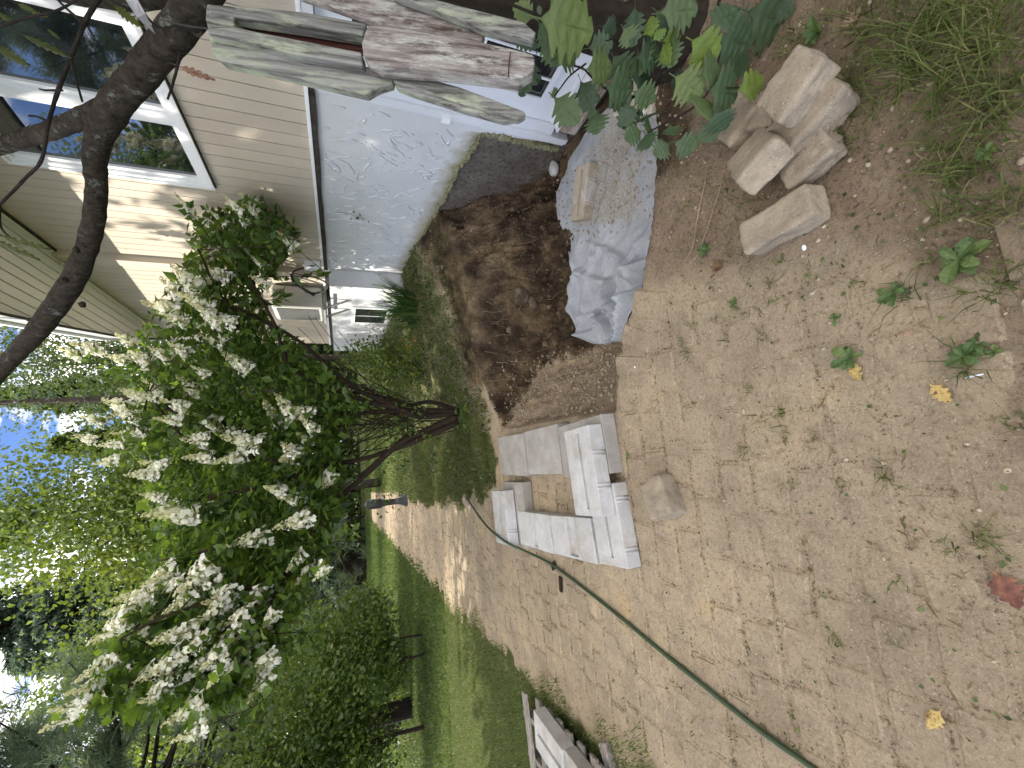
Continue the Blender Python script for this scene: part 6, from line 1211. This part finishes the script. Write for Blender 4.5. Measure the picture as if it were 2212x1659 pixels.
def gnd(px, py, d, z_=0):
    p = at_d(px, py, d); return (p.x, p.y, z_)
def top_h(px, py, d): return at_d(px, py, d).z
# left hedge bushes
broad_tree('bush', 'dense arching green bush at the lawn edge under the hydrangea', 'bush', gnd(800, 1400, 8.6), 3, [((.1, 0, 1.5), (1.05, 1.0, 1.0)), ((.3, -.4, 1.05), (.8, .7, .5)), ((-.5, .3, 1.9), (1.0, .9, 1.1))], 9000, .09, M['bush'], 61, .025, ncl=130, limbs=26, barkm='stem', spread=.19)
broad_tree('bush', 'large sunlit small leaved bush at the far left', 'bush', gnd(800, 1610, 8.6), 4, [((-.2, 0, 2.5), (1.7, 1.5, 1.9)), ((.6, -.1, 1.55), (1.1, 1.1, 1.0)), ((-1.1, .2, 1.5), (1.5, 1.2, 1.2))], 19000, .085, M['bush'], 63, .045, ncl=200, limbs=30, barkm='stem', spread=.17)
broad_tree('bush', 'dark bush behind the arching green bush', 'bush', gnd(780, 1420, 11.5), 4, [((0, 0, 1.7), (1.5, 1.5, 1.6)), ((-1.6, .5, 1.9), (1.5, 1.3, 1.8))], 9000, .12, M['bush'], 65, .03, ncl=130, barkm='stem', limbs=24)
broad_tree('bush', 'low bush with arching stems close to the grass', 'bush', gnd(860, 1425, 8.6, 0), 1, [((0, 0, .85), (.8, .7, .4))], 1700, .085, M['bush'], 66, .03, ncl=60, barkm='stem', limbs=16)
# tree line
def bt(lb, px, py, d, toppx, rr, n, lsz, mat, seed, name='leafy_tree', **k):
    b_ = gnd(px, py, d); h = top_h(toppx, py, d); z0 = k.pop('z0', .25); blobs = [((0, 0, h * .62), (rr, rr, h * .36)), ((rr * .5, .2, h * .42), (rr * .7, rr * .7, h * .25)), ((-rr * .5, -.1, h * .45), (rr * .7, rr * .7, h * .26)), ((0, 0, h * .86), (rr * .45, rr * .45, h * .13))]
    return broad_tree(name, lb, 'tree', b_, h, blobs, n, lsz, mat, seed, h * .014, ncl=k.pop('ncl', 280), spread=.26, **k)
bt('sunlit yellow green birch like tree beyond the hydrangea', 750, 1050, 17, 78, 2.2, 40000, .15, M['birch'], 71)
bt('second yellow green tree between spruce and pine', 750, 1365, 19, 185, 2.6, 32000, .16, M['birch'], 72)
bt('pale leafy tree showing past the end of the eave', 750, 775, 22, 85, 2.4, 24000, .15, M['green_tree'], 73)
bt('mid green tree filling the gap behind the hydrangea', 750, 930, 24, 330, 3.6, 20000, .2, M['green_tree'], 74)
conifer('cedar_tree', 'narrow dark cedar with a sharp tip left of the eave', gnd(750, 840, 26), top_h(165, 840, 26), 2.3, M['cedar'], 81, -.35, 190, 16, .29, 10, .75, wd=.24)
conifer('cedar_tree', 'shorter cedar tip rising just behind the flowers', gnd(750, 925, 25), top_h(238, 925, 25), 2.1, M['cedar'], 82, -.35, 170, 16, .29, 10, .75, wd=.24)
conifer('larch_tree', 'thin sparse conifer leader reaching up into the sky', gnd(750, 848, 19), top_h(8, 848, 19), 1.0, M['spruce'], 83, .0, 70, 9, .16, 2, 1.3)
conifer('spruce_tree', 'tall dark spruce with drooping branches against the sky', gnd(750, 1225, 30), top_h(-80, 1225, 30), 6.6, M['spruce'], 84, .32, 240, 34, .44, 10, .9, wd=.11, z0=.1)
conifer('spruce_tree', 'second bluish spruce beside the tall one', gnd(750, 1300, 36), top_h(215, 1300, 36), 5.8, M['spruce'], 85, .3, 160, 28, .42, 10, .9, wd=.11, z0=.1)
conifer('spruce_tree', 'dark spruce behind the large bush', gnd(750, 1500, 36), top_h(200, 1500, 36), 7.0, M['spruce'], 86, .3, 160, 28, .44, 10, .9, wd=.11, z0=.1)
# pine with needle tufts
pb_ = Vector(gnd(830, 1545, 10.5)); pine = empty('pine_tree', pb_, 'tall pine with long needle tufts at the far left', 'tree')
m_ = MB(); ph = 11.5; m_.tube(curve_path([pb_ + Vector((0, 0, -.1)), pb_ + Vector((.05, 0, ph * .5)), pb_ + Vector((.1, 0, ph))], 5), [.24 - .017 * i for i in range(11)], 12, jit=.06); m_.build('trunk', M['bark_dark'], pine, True)
P, D, Ln = [], [], []; bm_ = MB(); rs = np.random.RandomState(91)
for i in range(96):
    z_ = rs.uniform(1.6, ph); a = i * 2.4 + rs.normal() * .3; r_ = (4.4 * (1 - z_ / (ph * 1.18)) + .4) * rs.uniform(.7, 1.1); s_ = pb_ + Vector((0, 0, z_)); e = s_ + Vector((math.cos(a) * r_, math.sin(a) * r_, r_ * rs.uniform(-.05, .3))); mid = s_.lerp(e, .55) + Vector((0, 0, -.12 * r_)); cpth = curve_path([s_, mid, e], 7); bm_.tube(cpth, [.018 * r_ * (1 - .055 * q) for q in range(len(cpth))], 6)
    ends = [e] + [cpth[q] + Vector((rs.normal(), rs.normal(), rs.normal() * .5)) * .24 * (r_ / 3) for q in range(5, len(cpth)) for _ in range(2)]
    for t_ in ends:
        n_ = 46; d = unit(rs.normal(size=(n_, 3)) + np.array([math.cos(a), math.sin(a), .5]) * .9); P.append(np.tile(np.array(t_[:]), (n_, 1)) + rs.normal(size=(n_, 3)) * .05); D.append(d); Ln.append(rs.uniform(.2, .36, n_))
tag(bm_.build('limbs', M['bark_dark'], pine, True), kind='stuff'); leaves('crown', np.concatenate(P), np.concatenate(D), np.concatenate(Ln), .026, M['pine'], 92, .2, pine, None, .02)
tk = empty('tree_trunk', gnd(835, 1575, 13), 'thick brown tree trunk showing below the leaves of the large bush', 'tree'); m_ = MB(); q_ = tk.location; m_.tube(curve_path([q_ + Vector((0, 0, -.1)), q_ + Vector((0, 0, 2.5)), q_ + Vector((.1, 0, 8))], 5), [.23 - .01 * i for i in range(11)], 12, jit=.06); m_.build('trunk', M['bark'], tk, True)
# dark cedar hedge with bare lower trunks at the end of the lawn
rs = np.random.RandomState(17)
for k in range(12):
    py = 1120 + k * 28; p = Vector(gnd(750, py, 31 + rs.rand() * 1.5)); broad_tree('hedge_cedar', ('bare trunked cedar of the far hedge, ' + ('first', 'second', 'third', 'fourth', 'fifth', 'sixth', 'seventh', 'eighth', 'ninth', 'tenth', 'eleventh', 'last')[k] + ' from the path outward'), 'tree', p, 5, [((0, 0, 3.0), (.8, .8, 1.9))], 420, .3, M['cedar'], 200 + k, .11, 'cedars of the far hedge', ncl=34, limbs=5, wd=.3, trunk_h=4.4)
n = 52000; x = rs.uniform(-60, 18, n); y = 40 + 10 * rs.rand(n) + .10 * np.abs(x); P = np.stack([x, y, rs.rand(n) ** .85 * (10.5 + 6.0 * vnoise(x, y * 0, 6, 4) * 2 + 3 * vnoise(x, y * 0, 2, 9))], -1)
tag(leaves('woods', P, rs.normal(size=P.shape), .5 + .45 * rs.rand(n), .42, M['green_tree'], 18, .2, None, np.clip(.5 * rs.rand(n) + .3 * (vnoise(x, P[:, 2], 2.2, 8) + .5), 0, 1)), kind='stuff')
# tall trees on the left that shade the yard and show in the window panes
for k, (x, y, h, rr) in enumerate(((-7.2, 6.4, 11, 2.6), (-8.5, 2.8, 11.5, 2.9))):
    lb = ('tall leafy tree nearest the lawn at the left edge of the yard', 'broad leafy tree left of the path', 'leafy tree to the left and just behind the viewer', 'leafy tree far behind the viewer at the left', 'tallest leafy tree of the second row at the left', 'big leafy tree of the second row beside the viewer')[k]
    broad_tree('shade_tree', lb, 'tree', (x, y, 0), h, [((0, 0, h * .66), (rr, rr, h * .31)), ((.8, .4, h * .45), (rr * .8, rr * .8, h * .2)), ((-.6, -.8, h * .45), (rr * .8, rr * .8, h * .2))], 6500, .36, M['green_tree'], 300 + k, .2, 'tall trees at the left of the yard', ncl=150)
